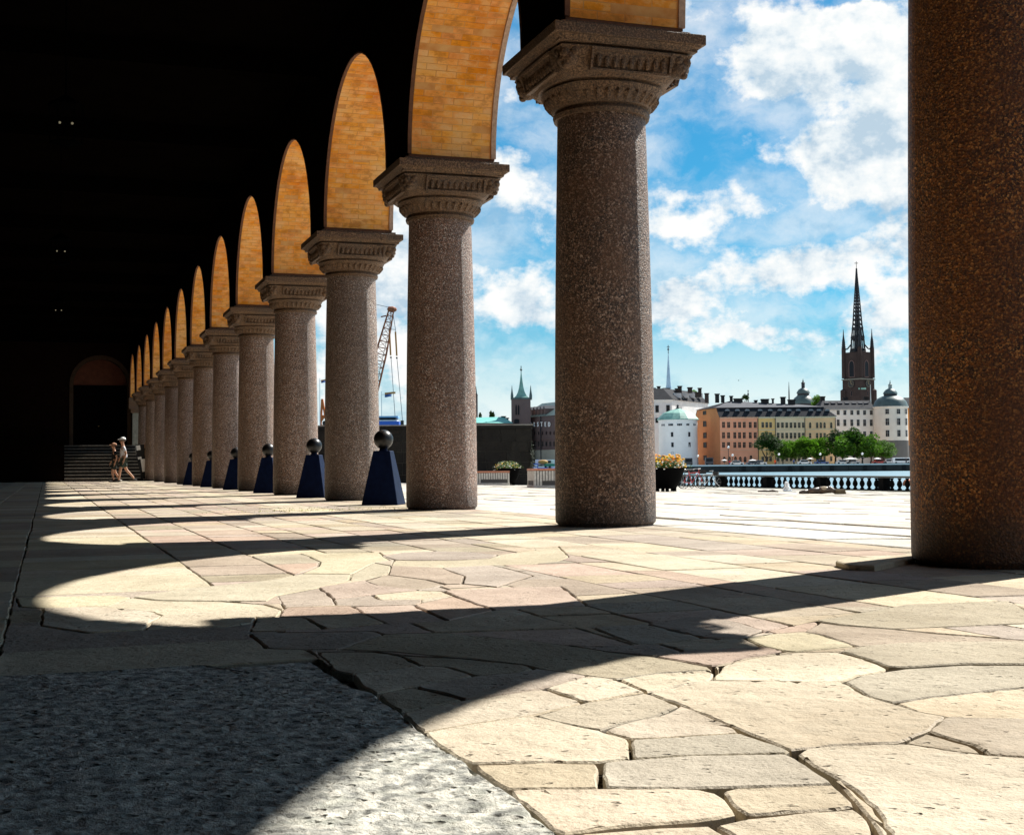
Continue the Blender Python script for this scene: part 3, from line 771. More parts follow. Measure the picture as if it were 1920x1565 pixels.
# ------------------------------------------------------------------ columns
def superell(h, k, n=48):
    pts = []
    for i in range(n):
        t = 2 * PI * i / n + PI / n * 0
        c, s_ = math.cos(t), math.sin(t)
        rr = h / max(abs(c), abs(s_))                     # square
        rs = h * (1 - k) + min(rr, h * 1.38) * k
        pts.append((rs * c, rs * s_))
    return pts
def column_meshes():
    b = MB()
    prof = [(CR - .02, -.03), (CR - .02, .012), (CR, .03), (CR + .004, .06)]
    for i in range(1, 15):
        t = i / 14; prof.append((CR + .004 - .052 * t ** 1.25 + .006 * math.sin(PI * t), .06 + 3.55 * t))
    b.lathe(prof, 64)
    shaft = b.build('shaft', M['granite'], smooth=2)
    b = MB()
    secs = [(3.60, .40, 0), (3.60, .425, 0), (3.635, .435, 0), (3.655, .425, 0), (3.66, .412, 0), (3.675, .412, 0), (3.68, .44, 0), (3.70, .452, .02),
            (3.78, .505, .12), (3.83, .53, .2), (3.84, .505, .25), (3.855, .505, .3), (3.86, .55, .35), (3.92, .585, .55), (4.02, .625, .8), (4.075, .64, .92),
            (4.08, .60, .95), (4.095, .60, .95), (4.10, .64, 1), (4.125, .66, 1), (4.15, .685, 1)]
    n = 48; vs = []
    for z, h, k in secs: vs += [(x, y, z) for x, y in superell(h, k, n)]
    fs = [(j * n + i, j * n + (i + 1) % n, (j + 1) * n + (i + 1) % n, (j + 1) * n + i) for j in range(len(secs) - 1) for i in range(n)]
    fs += [tuple(range((len(secs) - 1) * n, len(secs) * n)), tuple(reversed(range(n)))]
    b.add(vs, fs)
    cap = b.build('capital', M['capital'], smooth=2)
    b = MB()                                              # carving: leaf band, framed panels, corner heads
    nb = 34
    for i in range(nb):
        t = 2 * PI * i / nb; r = .468; w = .031
        c = Vector((r * math.cos(t), r * math.sin(t), 3.745)); up = Vector((math.cos(t) * .55, math.sin(t) * .55, .8)).normalized()
        tn = Vector((-math.sin(t), math.cos(t), 0)); nn = tn.cross(up)
        k = len(b.v); ring = []
        for (a_, l_, d_) in [(0, -.055, .0), (.8, -.035, .01), (1, 0, .014), (.7, .035, .016), (0, .055, .006)]:
            ring += [c + tn * (w * a_) + up * l_ + nn * d_, c - tn * (w * a_) + up * l_ + nn * d_, c + up * l_ + nn * (d_ + .02)]
        b.add(ring, [f for j in range(4) for f in ((j * 3, j * 3 + 2, j * 3 + 5, j * 3 + 3), (j * 3 + 2, j * 3 + 1, j * 3 + 4, j * 3 + 5))])
    for q in range(4):
        Rm = Matrix.Rotation(q * PI / 2, 4, 'Z')
        k = len(b.v)
        # raised frame round the panel on each side, with little arched leaves inside
        tl = lambda y, z, o=0: (.600 + (z - 3.97) * .30 + o, y, z)
        for (y0, z0, y1, z1) in [(-.33, 4.045, .40, 4.068), (-.33, 3.885, .38, 3.9), (-.345, 3.885, -.325, 4.068), (.385, 3.89, .405, 4.068)]:
            b.add([tl(y0, z0, -.02), tl(y1, z0, -.02), tl(y1, z1, -.02), tl(y0, z1, -.02), tl(y0, z0, .022), tl(y1, z0, .022), tl(y1, z1, .022), tl(y0, z1, .022)],
                  [(0, 3, 2, 1), (4, 5, 6, 7), (0, 1, 5, 4), (1, 2, 6, 5), (2, 3, 7, 6), (3, 0, 4, 7)])
        for i in range(9):
            y = -.27 + i * .075
            b.ball(tl(y, 3.975, -.002), .035, 8, 5, sc=(.75, .8, 1.75))
        # corner boss: a carved curl with brow, cheeks and chin
        cc = Vector((.515, .515, 3.985))
        b.ball(cc, .098, 12, 8, sc=(1, 1, .95)); b.ball(cc + Vector((.05, .05, .035)), .05, 8, 6); b.ball(cc + Vector((.065, .01, -.02)), .035, 8, 6)
        b.ball(cc + Vector((.01, .065, -.02)), .035, 8, 6); b.ball(cc + Vector((.035, .035, -.065)), .04, 8, 6); b.ball(cc + Vector((-.03, .07, .05)), .045, 8, 6); b.ball(cc + Vector((.07, -.03, .05)), .045, 8, 6)
        b.v[k:] = [tuple(Rm @ Vector(v)) for v in b.v[k:]]
    carving = b.build('carving', M['capital'], smooth=2)
    b = MB()
    b.box((-.70, -.70, 4.153), (.70, .70, 4.245)); b.box((-.645, -.645, 4.1), (.645, .645, 4.15)); b.box((-.60, -.60, 4.247), (.60, .60, 4.29))
    ab = b.build('abacus', M['capital'], bevel=.008)
    return shaft, cap, carving, ab
shaft, cap, carving, ab = column_meshes()
root = empty('granite_column', (AX, ycol(-1), 0))
for o in (shaft, cap, ab): o.parent = root
carving.parent = cap
ords = ['second', 'third', 'fourth', 'fifth', 'sixth', 'seventh', 'eighth', 'ninth', 'tenth', 'eleventh', 'twelfth', 'thirteenth']
clab = {-1: 'huge dark brown granite column cut off by the right side of the picture',
        0: 'second nearest granite column, dark on its left with the planter of yellow flowers beyond its foot',
        1: 'granite column third nearest, with an iron bollard at its left and sky on its right',
        2: 'granite column directly behind the nearest iron ball bollard, crane jib at its right'}
for i in range(3, 12):
    clab[i] = '%s granite column of the row, counting away from the huge near one' % (['fifth', 'sixth', 'seventh', 'eighth', 'ninth', 'tenth', 'eleventh', 'twelfth', 'thirteenth'][i - 3])
COLS = []
for n in range(-3, 12):
    c = root if n == -1 else copy_tree(root)
    c.location = (AX, ycol(n), 0); c.rotation_euler = (0, 0, 0)
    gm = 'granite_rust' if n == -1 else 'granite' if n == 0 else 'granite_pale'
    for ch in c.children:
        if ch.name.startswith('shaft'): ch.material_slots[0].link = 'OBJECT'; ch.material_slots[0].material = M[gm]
    tag(c, clab.get(n, 'granite column standing behind the photographer in the row'), 'column', 'granite columns of the arcade'); COLS.append(c)

# ------------------------------------------------------------------ arcade wall with its arches
wall = empty('arcade_wall', (XI, ycol(-3), 0))
tag(wall, 'dark arcade wall of round arches with glowing orange undersides carried by the granite columns', 'wall')
WO = Vector((XI, ycol(-3), 0))
ZT = 15.0
bays = list(range(-4, 12))
inner, outer = MB(), MB()
NA = 28
def wadd(mbb, X, yc, flip, ztop, ya_, yb2):
    pts = [(X, yc + ARC * math.cos(PI * i / NA), ZS + ARC * math.sin(PI * i / NA)) for i in range(NA + 1)]
    top = [(X, p[1], ztop) for p in pts]
    k = len(pts)
    fs = [(i, i + 1, k + i + 1, k + i) for i in range(k - 1)]
    if flip: fs = [tuple(reversed(f)) for f in fs]
    mbb.add([(v[0] - WO.x, v[1] - WO.y, v[2]) for v in pts + top], fs)
    for a, b_ in ((ya_, yc - ARC), (yc + ARC, yb2)):
        if b_ - a < 1e-3: continue
        q = [(X, a, 4.31), (X, b_, 4.31), (X, b_, ztop), (X, a, ztop)]
        mbb.add([(v[0] - WO.x, v[1] - WO.y, v[2]) for v in q], [(3, 2, 1, 0) if flip else (0, 1, 2, 3)])
for n in bays:
    if n == -4: continue
    yc = ycol(n) + SP / 2
    if n == 11: continue
    wadd(inner, XI, yc, False, ZT, ycol(n), ycol(n + 1)); wadd(outer, XO, yc, True, ZT, ycol(n), ycol(n + 1))
# last bay runs into the end wall
ycl = ycol(11) + SP / 2
wadd(inner, XI, ycl, False, ZT, ycol(11), YE + .3); wadd(outer, XO, ycl, True, ZT, ycol(11), YE + .3)
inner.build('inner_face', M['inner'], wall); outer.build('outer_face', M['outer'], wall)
b = MB()                                                   # undersides of the wall between the arches + blind ends
for n in range(-3, 12):
    y = ycol(n); b.box((XI - WO.x + .004, y - .548 - WO.y, 4.292), (XO - WO.x - .004, y + .548 - WO.y, 4.33))
b.box((XI - WO.x, ycol(-3) - .55 - WO.y, 4.33), (XO - WO.x, ycol(-3) - .004 - WO.y, ZT))
b.build('pier_bed', M['trim'], wall)
# soffit: backing, rebated edges, and the bricks themselves
bk, tin, tout = MB(), MB(), MB()
def arcring(mbb, yc, xa, xb, r, nn=NA):
    vs = []
    for i in range(nn + 1):
        c, s_ = math.cos(PI * i / nn), math.sin(PI * i / nn)
        vs += [(xa - WO.x, yc + r * c - WO.y, ZS + r * s_), (xb - WO.x, yc + r * c - WO.y, ZS + r * s_)]
    mbb.add(vs, [(2 * i, 2 * i + 1, 2 * i + 3, 2 * i + 2) for i in range(nn)])
def arctrim(mbb, yc, xa, xb, r0, r1, nn=NA):
    vs = []
    for i in range(nn + 1):
        c, s_ = math.cos(PI * i / nn), math.sin(PI * i / nn)
        for (x, r) in ((xa, r0), (xb, r0), (xb, r1), (xa, r1)): vs.append((x - WO.x, yc + r * c - WO.y, ZS + r * s_))
    fs = []
    for i in range(nn):
        for k in range(4): fs.append((4 * i + k, 4 * i + (k + 1) % 4, 4 * i + 4 + (k + 1) % 4, 4 * i + 4 + k))
    fs += [(0, 1, 2, 3), (4 * nn + 3, 4 * nn + 2, 4 * nn + 1, 4 * nn)]
    mbb.add(vs, fs)
far_b = MB()
unit_faces = None
CRS, JT = .078, .007
nind = 0
rb = random.Random(9)
def brick(mbb, yc, t0, t1, xa, xb, r, off=None):
    h = .004 + rb.uniform(-.0015, .0015); c = .002
    def P(x, t, rr):
        q = (x - WO.x, yc + rr * math.cos(t) - WO.y, ZS + rr * math.sin(t))
        return tuple(q[i] - off[i] for i in range(3)) if off else q
    dt = c / r
    vs = [P(xa, t0, r + .01), P(xb, t0, r + .01), P(xb, t1, r + .01), P(xa, t1, r + .01), P(xa, t0, r - h + c), P(xb, t0, r - h + c), P(xb, t1, r - h + c), P(xa, t1, r - h + c),
          P(xa + c, t0 + dt, r - h), P(xb - c, t0 + dt, r - h), P(xb - c, t1 - dt, r - h), P(xa + c, t1 - dt, r - h)]
    fs = [(8, 9, 10, 11)]
    for k in range(4):
        a, b_ = k, (k + 1) % 4
        fs += [(4 + a, 4 + b_, 8 + b_, 8 + a), (a, b_, 4 + b_, 4 + a)]
    mbb.add(vs, fs)
for n in range(-3, 12):
    yc = ycol(n) + SP / 2
    arcring(bk, yc, XI, XO, ARC + .0)
    arctrim(tin, yc, XI - .012, XI + .035, ARC + .0015, ARC - .022); arctrim(tout, yc, XO - .05, XO + .012, ARC + .0015, ARC - .022)
    ncs = int(PI * ARC / CRS)
    for k in range(ncs):
        t0 = PI * k / ncs; t1 = PI * (k + 1) / ncs - JT / ARC
        x = XI + .04
        ln = .255
        first = ln * (.5 if k % 2 else 1.0)
        xs = [x]; cur = x + first
        while cur < XO - .055 - .06: xs.append(cur); cur += ln
        xs.append(XO - .055)
        for q in range(len(xs) - 1):
            xa, xb = xs[q], xs[q + 1] - .008
            vis = (n == 0 and t0 < PI * .5 and k < 40) or (n == 1 and t0 < PI * .38) or (n == -1 and k < 5)
            if vis and nind < 298 and not (n == -1 and k > 5):
                tm = (t0 + t1) / 2; off = ((xa + xb) / 2 - WO.x, yc + ARC * math.cos(tm) - WO.y, ZS + ARC * math.sin(tm))
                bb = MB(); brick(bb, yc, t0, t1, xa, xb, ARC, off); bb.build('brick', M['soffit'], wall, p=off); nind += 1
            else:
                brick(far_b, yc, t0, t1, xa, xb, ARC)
bk.build('soffit_mortar', M['soffit_mortar'], wall)
tin.build('inner_arris', M['trim'], wall, smooth=2); tout.build('outer_arris', M['trim_out'], wall, smooth=2)
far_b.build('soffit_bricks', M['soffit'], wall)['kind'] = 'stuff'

# ------------------------------------------------------------------ dark hall behind: long wall, ceiling, end wall with its door
b = MB(); b.box((XW - .5, YB, -.2), (XW, YE + .5, 7.4))
for n in range(-3, 13):                                    # shallow wall piers opposite the columns
    y = ycol(n)
    if y + .45 < YE: b.box((XW - .01, y - .45, 0), (XW + .28, y + .45, 7.2))
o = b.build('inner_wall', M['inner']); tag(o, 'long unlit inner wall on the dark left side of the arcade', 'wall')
b = MB(); b.box((XW - .5, YB - .5, -.2), (XO, YB - .004, ZT)); o = b.build('back_light_blocker', M['inner']); tag(o, 'unseen dark wall added behind the photographer to keep out sky light', 'wall')  # unseen, added to block sky light from the arcade's back end
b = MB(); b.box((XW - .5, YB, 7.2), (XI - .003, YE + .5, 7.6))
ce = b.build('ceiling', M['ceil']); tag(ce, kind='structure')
rbm = MB(); rbm.box((-.2, -.18, 0), (.2, .18, .36), taper=.92)
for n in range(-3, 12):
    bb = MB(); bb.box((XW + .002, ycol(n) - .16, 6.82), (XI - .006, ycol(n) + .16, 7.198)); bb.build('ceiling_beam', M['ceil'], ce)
# end wall with arched recess
ew = empty('end_wall', (2.7, YE, 0)); tag(ew, 'dim far end wall of the arcade with a tall arched doorway above the steps', 'wall')
EO = Vector((2.7, YE, 0))
b = MB(); DR, DX, DZ0, DZS = 1.36, 2.70, 1.72, 5.0
def yq(x, z, y=YE): return (x - EO.x, y - EO.y, z)
pts = [(DX + DR * math.cos(PI * i / 20), DZS + DR * math.sin(PI * i / 20)) for i in range(21)]
b.add([yq(x, z) for x, z in pts] + [yq(x, 7.2) for x, z in pts], [tuple(reversed((i, i + 1, 21 + i + 1, 21 + i))) for i in range(20)])
for (a, c, z0, z1) in [(XW, DX - DR, 0, 7.2), (DX + DR, XI + .2, 0, 7.2), (DX - DR, DX + DR, 0, DZ0)]:
    b.add([yq(a, z0), yq(c, z0), yq(c, z1), yq(a, z1)], [(0, 1, 2, 3)])
b.add([yq(XI + .2, 0), yq(5.6, 0), yq(5.6, 15), yq(XI + .2, 15)], [(0, 1, 2, 3)])
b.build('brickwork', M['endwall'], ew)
b = MB()
vs = []
for x, z in [(DX + DR, DZ0)] + pts + [(DX - DR, DZ0)]: vs += [yq(x, z, YE), yq(x, z, YE + .55)]
b.add(vs, [(2 * i, 2 * i + 1, 2 * i + 3, 2 * i + 2) for i in range(len(vs) // 2 - 1)])
b.add([yq(DX - DR, DZ0), yq(DX + DR, DZ0), yq(DX + DR, DZ0, YE + .55), yq(DX - DR, DZ0, YE + .55)], [(0, 1, 2, 3)])
b.build('reveal', simple('doorway reveal', (.05, .028, .018), nz=4), ew)
b = MB()
lp = [(DX + (DR - .002) * math.cos(PI * i / 20), DZS + (DR - .002) * math.sin(PI * i / 20)) for i in range(21)]
b.add([yq(x, z, YE + .5) for x, z in lp], [tuple(reversed(range(21)))])
b.build('tympanum', simple('reddish tympanum', (.13, .045, .025), nz=5, bump=.02), ew)
b = MB()                                                   # arch ring, slightly proud
for i in range(21):
    c, s_ = math.cos(PI * i / 20), math.sin(PI * i / 20)
    for r_, y in ((DR + .02, YE - .04), (DR + .2, YE - .04)): pass
vs = []
for x, z, nx, nz in [(DX + DR, DZ0, 1, 0)] + [(DX + DR * math.cos(PI * i / 20), DZS + DR * math.sin(PI * i / 20), math.cos(PI * i / 20), math.sin(PI * i / 20)) for i in range(21)] + [(DX - DR, DZ0, -1, 0)]:
    vs += [yq(x + nx * .004, z + nz * .004, YE - .05), yq(x + nx * .2, z + nz * .2, YE - .05), yq(x + nx * .2, z + nz * .2, YE - .002), yq(x + nx * .004, z + nz * .004, YE - .002)]
fs = []
for i in range(len(vs) // 4 - 1):
    for k in range(4): fs.append((4 * i + k, 4 * i + (k + 1) % 4, 4 * i + 4 + (k + 1) % 4, 4 * i + 4 + k))
b.add(vs, fs); b.build('door_arch', simple('door arch stone', (.06, .036, .02), nz=6), ew)
b = MB()
for k in range(2):
    x0 = DX - DR + .01 + k * DR
    b.box((x0 - EO.x, .42, DZ0), (x0 + DR - .03 - EO.x, .48, DZS - .01))
    for r_ in range(4): b.box((x0 + .12 - EO.x, .40, DZ0 + .15 + r_ * .8), (x0 + DR - .16 - EO.x, .42, DZ0 + .8 + r_ * .8))
b.box((DX - DR - .3 - EO.x, .56, DZ0 - .2), (DX + DR + .3 - EO.x, .7, 6.8))
dd = b.build('door', simple('black door', (.003, .0025, .0025), .8, 0), ew)
b = MB(); b.ball((-.1, .36, DZ0 + 1.1), .05); b.build('handle', simple('worn brass', (.3, .2, .08), .4, .5, metal=1), dd)
# half pillar where the row meets the end wall
pl_ = empty('wall_pillar', (AX, YE - .35, 0)); tag(pl_, 'pale grey half pillar where the column row meets the far end wall', 'pillar')
b = MB(); b.box((-.42, -.3, 0), (.42, .345, 3.5), taper=.96); b.build('shaft', simple('grey pillar stone', (.26, .26, .22), nz=8), pl_)
b = MB(); b.box((-.5, -.38, 3.502), (.5, .345, 3.7)); b.box((-.6, -.45, 3.703), (.6, .345, 4.3)); b.build('capital', M['capital'], pl_)
# steps up to the door
ST = empty('stone_steps', (1.5, 64.6, 0)); tag(ST, 'flight of dark stone steps climbing to the arched doorway at the far end', 'steps')
sm = simple('shade-dark step stone', (.022, .018, .014), nz=6, amt=.4, bump=.01); sm2 = simple('sunlit-pale tread stone', (.20, .18, .15), nz=6, amt=.4, bump=.01)  # one stone in two tones: shade painted on risers, sunlight on treads
for k in range(11):
    b = MB(); d0 = .31 * k if k < 8 else .31 * k + 1.6
    d1 = (.31 * (k + 1) if k != 7 else .31 * 8 + 1.6) if k < 10 else YE - 64.6 - .06
    d1 = d1 if k < 8 else (.31 * (k + 1) + 1.6 if k < 10 else d1)
    b.box((.78 - 1.5, d0, .156 * k + .002), (XI - 1.5 - .02, d1 + .05, .156 * (k + 1) - .04))
    so_ = b.build('step', sm, ST)
    b = MB(); b.box((.78 - 1.5, d0 - .03, .156 * (k + 1) - .038), (XI - 1.5 - .02, d1 - .034, .156 * (k + 1))); b.build('tread', sm2, so_, bevel=.006)

b = MB(); b.box((XW + .01, 64.62, .0), (.775, YE - .06, 1.715)); o = b.build('stair_shade_block', M['inner']); tag(o, 'added black block standing in for the shade left of the far steps', 'wall')  # dark block put in where the steps would only lie in shade
# hanging lanterns down the middle of the hall
lm = simple('black lantern iron', (.0015, .0015, .0015), .8, 0)
em = NM('lit lantern bulb'); em.b.inputs['Emission Color'].default_value = (1, .86, .55, 1); em.b.inputs['Emission Strength'].default_value = .09; em.col((.03, .03, .02))
def lantern():
    r_ = empty('hanging_lantern', (0, 0, 0))
    b = MB(); b.tube((0, 0, 0), (0, 0, 1.95), .012, n=6); b.build('chain', lm, r_)
    b = MB()
    b.lathe([(.02, 0), (.22, -.12), (.23, -.15)], 6); b.lathe([(.2, -.62), (.2, -.6), (.05, -.66)], 6)
    for i in range(6):
        t = 2 * PI * i / 6; b.tube((.2 * math.cos(t), .2 * math.sin(t), -.15), (.19 * math.cos(t), .19 * math.sin(t), -.61), .012, n=4)
    b.build('cage', lm, r_)
    for sx in (-1, 1):
        b = MB(); b.ball((sx * .075, -.02, -.36), .016, 8, 6); b.build('bulb', em.mat, r_)
    return r_
ln0 = lantern(); lgp = 'lanterns hanging in the dark hall'
for i, (yy, lab) in enumerate([(17.9, 'nearest hanging lantern, a pair of faint lights highest in the dark hall'), (28.5, 'middle hanging lantern, the second pair of faint lights down the dark hall'), (39.1, 'farthest hanging lantern, lowest pair of faint lights in the dark hall')]):
    o = ln0 if i == 0 else copy_tree(ln0)
    o.location = (.15 + .004 * yy, yy, 5.24); tag(o, lab, 'lantern', lgp)
# ------------------------------------------------------------------ iron bollards between the columns
def bollard():
    r_ = empty('iron_bollard', (0, 0, 0))
    b = MB(); b.box((-.262, -.262, 0), (.262, .262, .765), taper=.46); b.build('pedestal', M['iron'], r_, bevel=.01)
    b = MB(); b.lathe([(.07, .766), (.055, .785), (.05, .81)], 16); nk = b.build('neck', M['iron'], r_, smooth=True)
    b = MB(); b.ball((0, 0, .925), .138, 24, 16); b.build('ball', M['ballm'], r_, smooth=True)
    return r_
bo = bollard()
bl = ['nearest iron bollard with a round ball, blue sheen on its right face', 'second iron bollard with a round ball, half behind the fourth column',
      'third iron bollard, its ball dark against the fifth column', 'fourth iron bollard, mostly hidden behind the sixth column']
for i in range(6):
    o = bo if i == 0 else copy_tree(bo)
    o.rotation_euler = (0, 0, R(-27)); o.location = (4.53, ycol(1 + i) + SP / 2 - .24, -.002)
    tag(o, bl[i] if i < 4 else '%s iron bollard far down the column row, a dark wedge between two column feet' % ['fifth', 'sixth', 'seventh', 'eighth', 'ninth'][i - 4], 'bollard', 'iron ball bollards between the columns')

# ------------------------------------------------------------------ planters with flowers
potm = simple('black cast iron planter', (.002, .002, .0022), .8, .03, nz=20, amt=.4)
leafm = simple('bedding plant leaves', (.10, .17, .025), .6, .3, nz=6, amt=.5, val=.45, hue=.03)
petal_y = simple('yellow orange petals', (.80, .42, .03), .6, nz=9, amt=.4, val=.3, hue=.04)
petal_w = simple('white petals', (.85, .84, .78), .6)
petal_p = simple('coral petals', (.75, .30, .14), .6, nz=9, val=.3)
def leafcloud(mbb, c, rx, ry, rz_, n, size, rg_, mi=0, shell=.45, flat=.0):
    for i in range(n):
        while True:
            x, y, z = rg_.uniform(-1, 1), rg_.uniform(-1, 1), rg_.uniform(-1, 1)
            q = x * x + y * y + z * z
            if shell < q < 1: break
        a = Vector((rg_.gauss(0, 1), rg_.gauss(0, 1), rg_.gauss(0, 1))).normalized()
        b_ = a.orthogonal().normalized(); s_ = size * rg_.uniform(.6, 1.3)
        p = Vector((c[0] + x * rx, c[1] + y * ry, c[2] + z * rz_))
        mbb.add([p - a * s_, p + b_ * s_ * .45, p + a * s_, p - b_ * s_ * .45], [(0, 1, 2, 3)], mi)
def planter(P, rx, h, lab, seed, hot=False):
    r_ = empty('flower_planter', P); tag(r_, lab, 'planter', 'black flower planters on the plaza')
    b = MB(); k = rx
    b.lathe([(.50 * k, .10), (.56 * k, .12), (.80 * k, .45 * h), (.97 * k, h - .09), (1.0 * k, h - .06), (1.02 * k, h), (.93 * k, h), (.88 * k, h - .12)], 28)
    b.build('bowl', potm, r_, smooth=2)
    for i in range(6):
        t = 2 * PI * i / 6 + .3; b = MB(); b.box((-.05, -.05, 0), (.05, .05, .13)); b.build('foot', potm, r_, p=(.5 * k * math.cos(t), .5 * k * math.sin(t), 0))
    rg_ = random.Random(seed); b = MB()
    leafcloud(b, (0, 0, h + .08), .95 * k, .95 * k, .34, 900, .055, rg_, 0, .0)
    for i in range(260):                                   # upright grassy shoots
        x, y = rg_.gauss(0, .42 * k), rg_.gauss(0, .42 * k); hh = rg_.uniform(.25, .55) * (1 - .4 * math.hypot(x, y) / k)
        dx, dy = rg_.gauss(0, .1), rg_.gauss(0, .1)
        b.add([(x - .012, y, h), (x + .012, y, h), (x + dx, y + dy, h + hh)], [(0, 1, 2)], 0)
    b.build('leaves', leafm, r_)['kind'] = 'stuff'
    b = MB()
    for i in range(270 if hot else 110):
        t = rg_.uniform(0, 2 * PI); rr = k * math.sqrt(rg_.uniform(.2, 1.15)); hw = rg_.uniform(-.12, .22) if rr > .8 * k else rg_.uniform(.12, .36)
        m_ = 0 if rg_.random() < .6 else 1
        if rr < .85 * k and (hot or rg_.random() < .4): m_ = 1 if rg_.random() < .7 else 2
        s_ = rg_.uniform(.02, .045) * (1.5 if m_ == 1 and hot else 1)
        b.ball((rr * math.cos(t), rr * math.sin(t), h + hw + (.12 if m_ == 1 and hot else 0)), s_, 5, 3, m_, sc=(1, 1, .6))
    b.build('blossoms', [petal_w, petal_y, petal_p], r_)['kind'] = 'stuff'
    return r_
p = gpl(1247, 921); planter((p.x, p.y, plz(p.x)), .73, .86, 'black planter with yellow and orange flowers just right of the second column', 4, True)
p = gpl(952, 909); planter((p.x, p.y, plz(p.x)), .74, .95, 'black tapered planter with white and yellow blooms before the dark stone wall', 5)

# ------------------------------------------------------------------ slatted stone benches
benchs = simple('pale slatted concrete', (.55, .54, .50), .8, nz=10)
bencht = simple('red-brown bench boards', (.42, .17, .10), .6, nz=14, amt=.3)
def bench(P, rz, L, W, H, lab):
    r_ = empty('bench', P, rz); tag(r_, lab, 'bench', 'slatted benches on the plaza')
    b = MB(); b.box((.08, .08, 0), (L - .08, W - .08, H - .09)); b.build('core', simple('bench core', (.08, .08, .08)), r_)
    for (a, bb_) in [((0, 0, H - .085), (L, W * .48, H)), ((0, W * .52, H - .085), (L, W, H))]:
        b = MB(); b.box(a, bb_); b.build('top_board', bencht, r_, bevel=.01)
    n = int(L / .12); me = None
    for side in (0, 1):
        cnt_ = int((L if side == 0 else W) / .12)
        for i in range(cnt_):
            t = (i + .5) * ((L if side == 0 else W) / cnt_)
            z0 = .30 if (cnt_ * .12 < i < cnt_ * .88) else .10
            b = MB()
            if side == 0: b.box((-.045, .02, z0), (.045, .06, H - .095))
            else: b.box((.02, -.045, z0), (.06, .045, H - .095))
            b.build('slat', benchs, r_, p=(t, 0, 0) if side == 0 else (0, t, 0))
    b = MB(); b.box((0, .01, 0), (L, .09, .11)); b.box((.0, .1, 0), (.09, W, .11)); b.build('plinth', benchs, r_)
p = gpl(1001, 914.5); q = gpl(966, 911)
bench((p.x, p.y, plz(p.x) - .01), -TH + R(8), 2.8, 1.9, .80, 'slatted bench with red-brown top and pointing corner, right of the flower planter')
p = gpl(893, 909)
bench((p.x, p.y, plz(p.x) - .01), -TH + R(3), 1.75, 1.2, .72, 'slatted bench with red-brown top at the left of the flower planter')

# ------------------------------------------------------------------ frame for far things
def U(px, w): return loc(px, 860, w)[0]
class Bld:
    """a thing whose front runs between two picture columns at given distances; x along the front, y away, z up"""
    def __init__(s, name, pa, wa, pb, wb, label, cat, z0=.15, group=None):
        A = turn(U(pa, wa), wa); B = turn(U(pb, wb), wb)
        s.A = Vector((A.x, A.y, z0)); d = Vector((B.x - A.x, B.y - A.y, 0)); s.L = d.length; s.rz = math.atan2(d.y, d.x)
        s.X = d.normalized(); s.Y = Vector((-s.X.y, s.X.x, 0))
        s.root = empty(name, s.A, s.rz); tag(s.root, label, cat, group)
    def at(s, px, py, y=0.0):
        d = ray(px, py); o = CP - s.A; t = (y - o.dot(s.Y)) / d.dot(s.Y); p = o + d * t; return p.dot(s.X), p.z
    def z(s, px, py, y=0.0): return s.at(px, py, y)[1]
    def wins(s, lst, me, name='window', y=-.02):
        for (px, py, wp, hp) in lst:
            x, z = s.at(px, py, y); x2, z2 = s.at(px + wp, py + hp, y)
            inst(name, me, s.root, (x, y, z), s=(abs(x2 - x), 1, abs(z - z2)))
glassm = simple('dark window glass', (.008, .010, .014), .35, .12)
def winmesh(name, fm, arched=False, bars=True):
    b = MB(); n = 8
    if arched: out = [(-.5, -.5), (.5, -.5)] + [(.5 * math.cos(PI * i / n), .2 + .3 * math.sin(PI * i / n)) for i in range(n + 1)]
    else: out = [(-.5, -.5), (.5, -.5), (.5, .5), (-.5, .5)]
    inn = [(x * .88, z * .93) for x, z in out]; k = len(out)
    vs = [(x, 0, z) for x, z in out] + [(x, -.14, z) for x, z in out] + [(x, -.14, z) for x, z in inn] + [(x, -.02, z) for x, z in inn]
    fs = []
    for j in range(3):
        for i in range(k): fs.append((j * k + i, j * k + (i + 1) % k, (j + 1) * k + (i + 1) % k, (j + 1) * k + i))
    b.add(vs, fs, 0); b.add([(x, -.02, z) for x, z in inn], [tuple(range(k))], 1)
    if bars:
        b.box((-.022, -.06, -.46), (.022, -.022, .3 if arched else .46), 0); b.box((-.43, -.06, .1), (.43, -.022, .125), 0)
    o = b.build(name, [fm, glassm]); me = o.data; bpy.data.objects.remove(o); return me
wh = simple('cream window surround', (.72, .62, .44)); pk = simple('pink window surround', (.82, .46, .30)); gr = simple('grey window surround', (.45, .45, .44)); dk = simple('dark brick surround', (.16, .10, .09)); br = simple('dark sash', (.10, .08, .07))
W_cream = winmesh('window_cream', wh); W_pink = winmesh('window_pink', pk); W_grey = winmesh('window_grey', gr); W_arch = winmesh('window_arched', wh, True); W_parch = winmesh('window_arched_pink', pk, True)
W_dark = winmesh('window_dark', dk, True, False); W_sash = winmesh('window_sash', br)
slate = simple('dark slate roof', (.028, .030, .036), .8, .08, nz=.6, amt=.3)
slate_l = simple('light grey metal roof', (.085, .09, .105), .7, .1, nz=.4, amt=.25)
brickd = simple('blackened chimney brick', (.035, .028, .026), nz=1)
copper = simple('green copper', (.22, .42, .36), .5, .4, nz=.5, amt=.35)
copper_d = simple('dark patinated copper', (.075, .115, .115), .45, .4, nz=.5, amt=.35)
def wallm(name, c, amt=.12): return simple(name, c, .85, .2, nz=.25, amt=amt)
m_pink = wallm('pink render', (.95, .43, .26)); m_or = wallm('orange render in brick tone', (.62, .24, .10)); m_yel = wallm('yellow render', (.95, .60, .24)); m_crm = wallm('cream render', (.95, .71, .47)); m_bei = wallm('beige render', (.95, .62, .35))
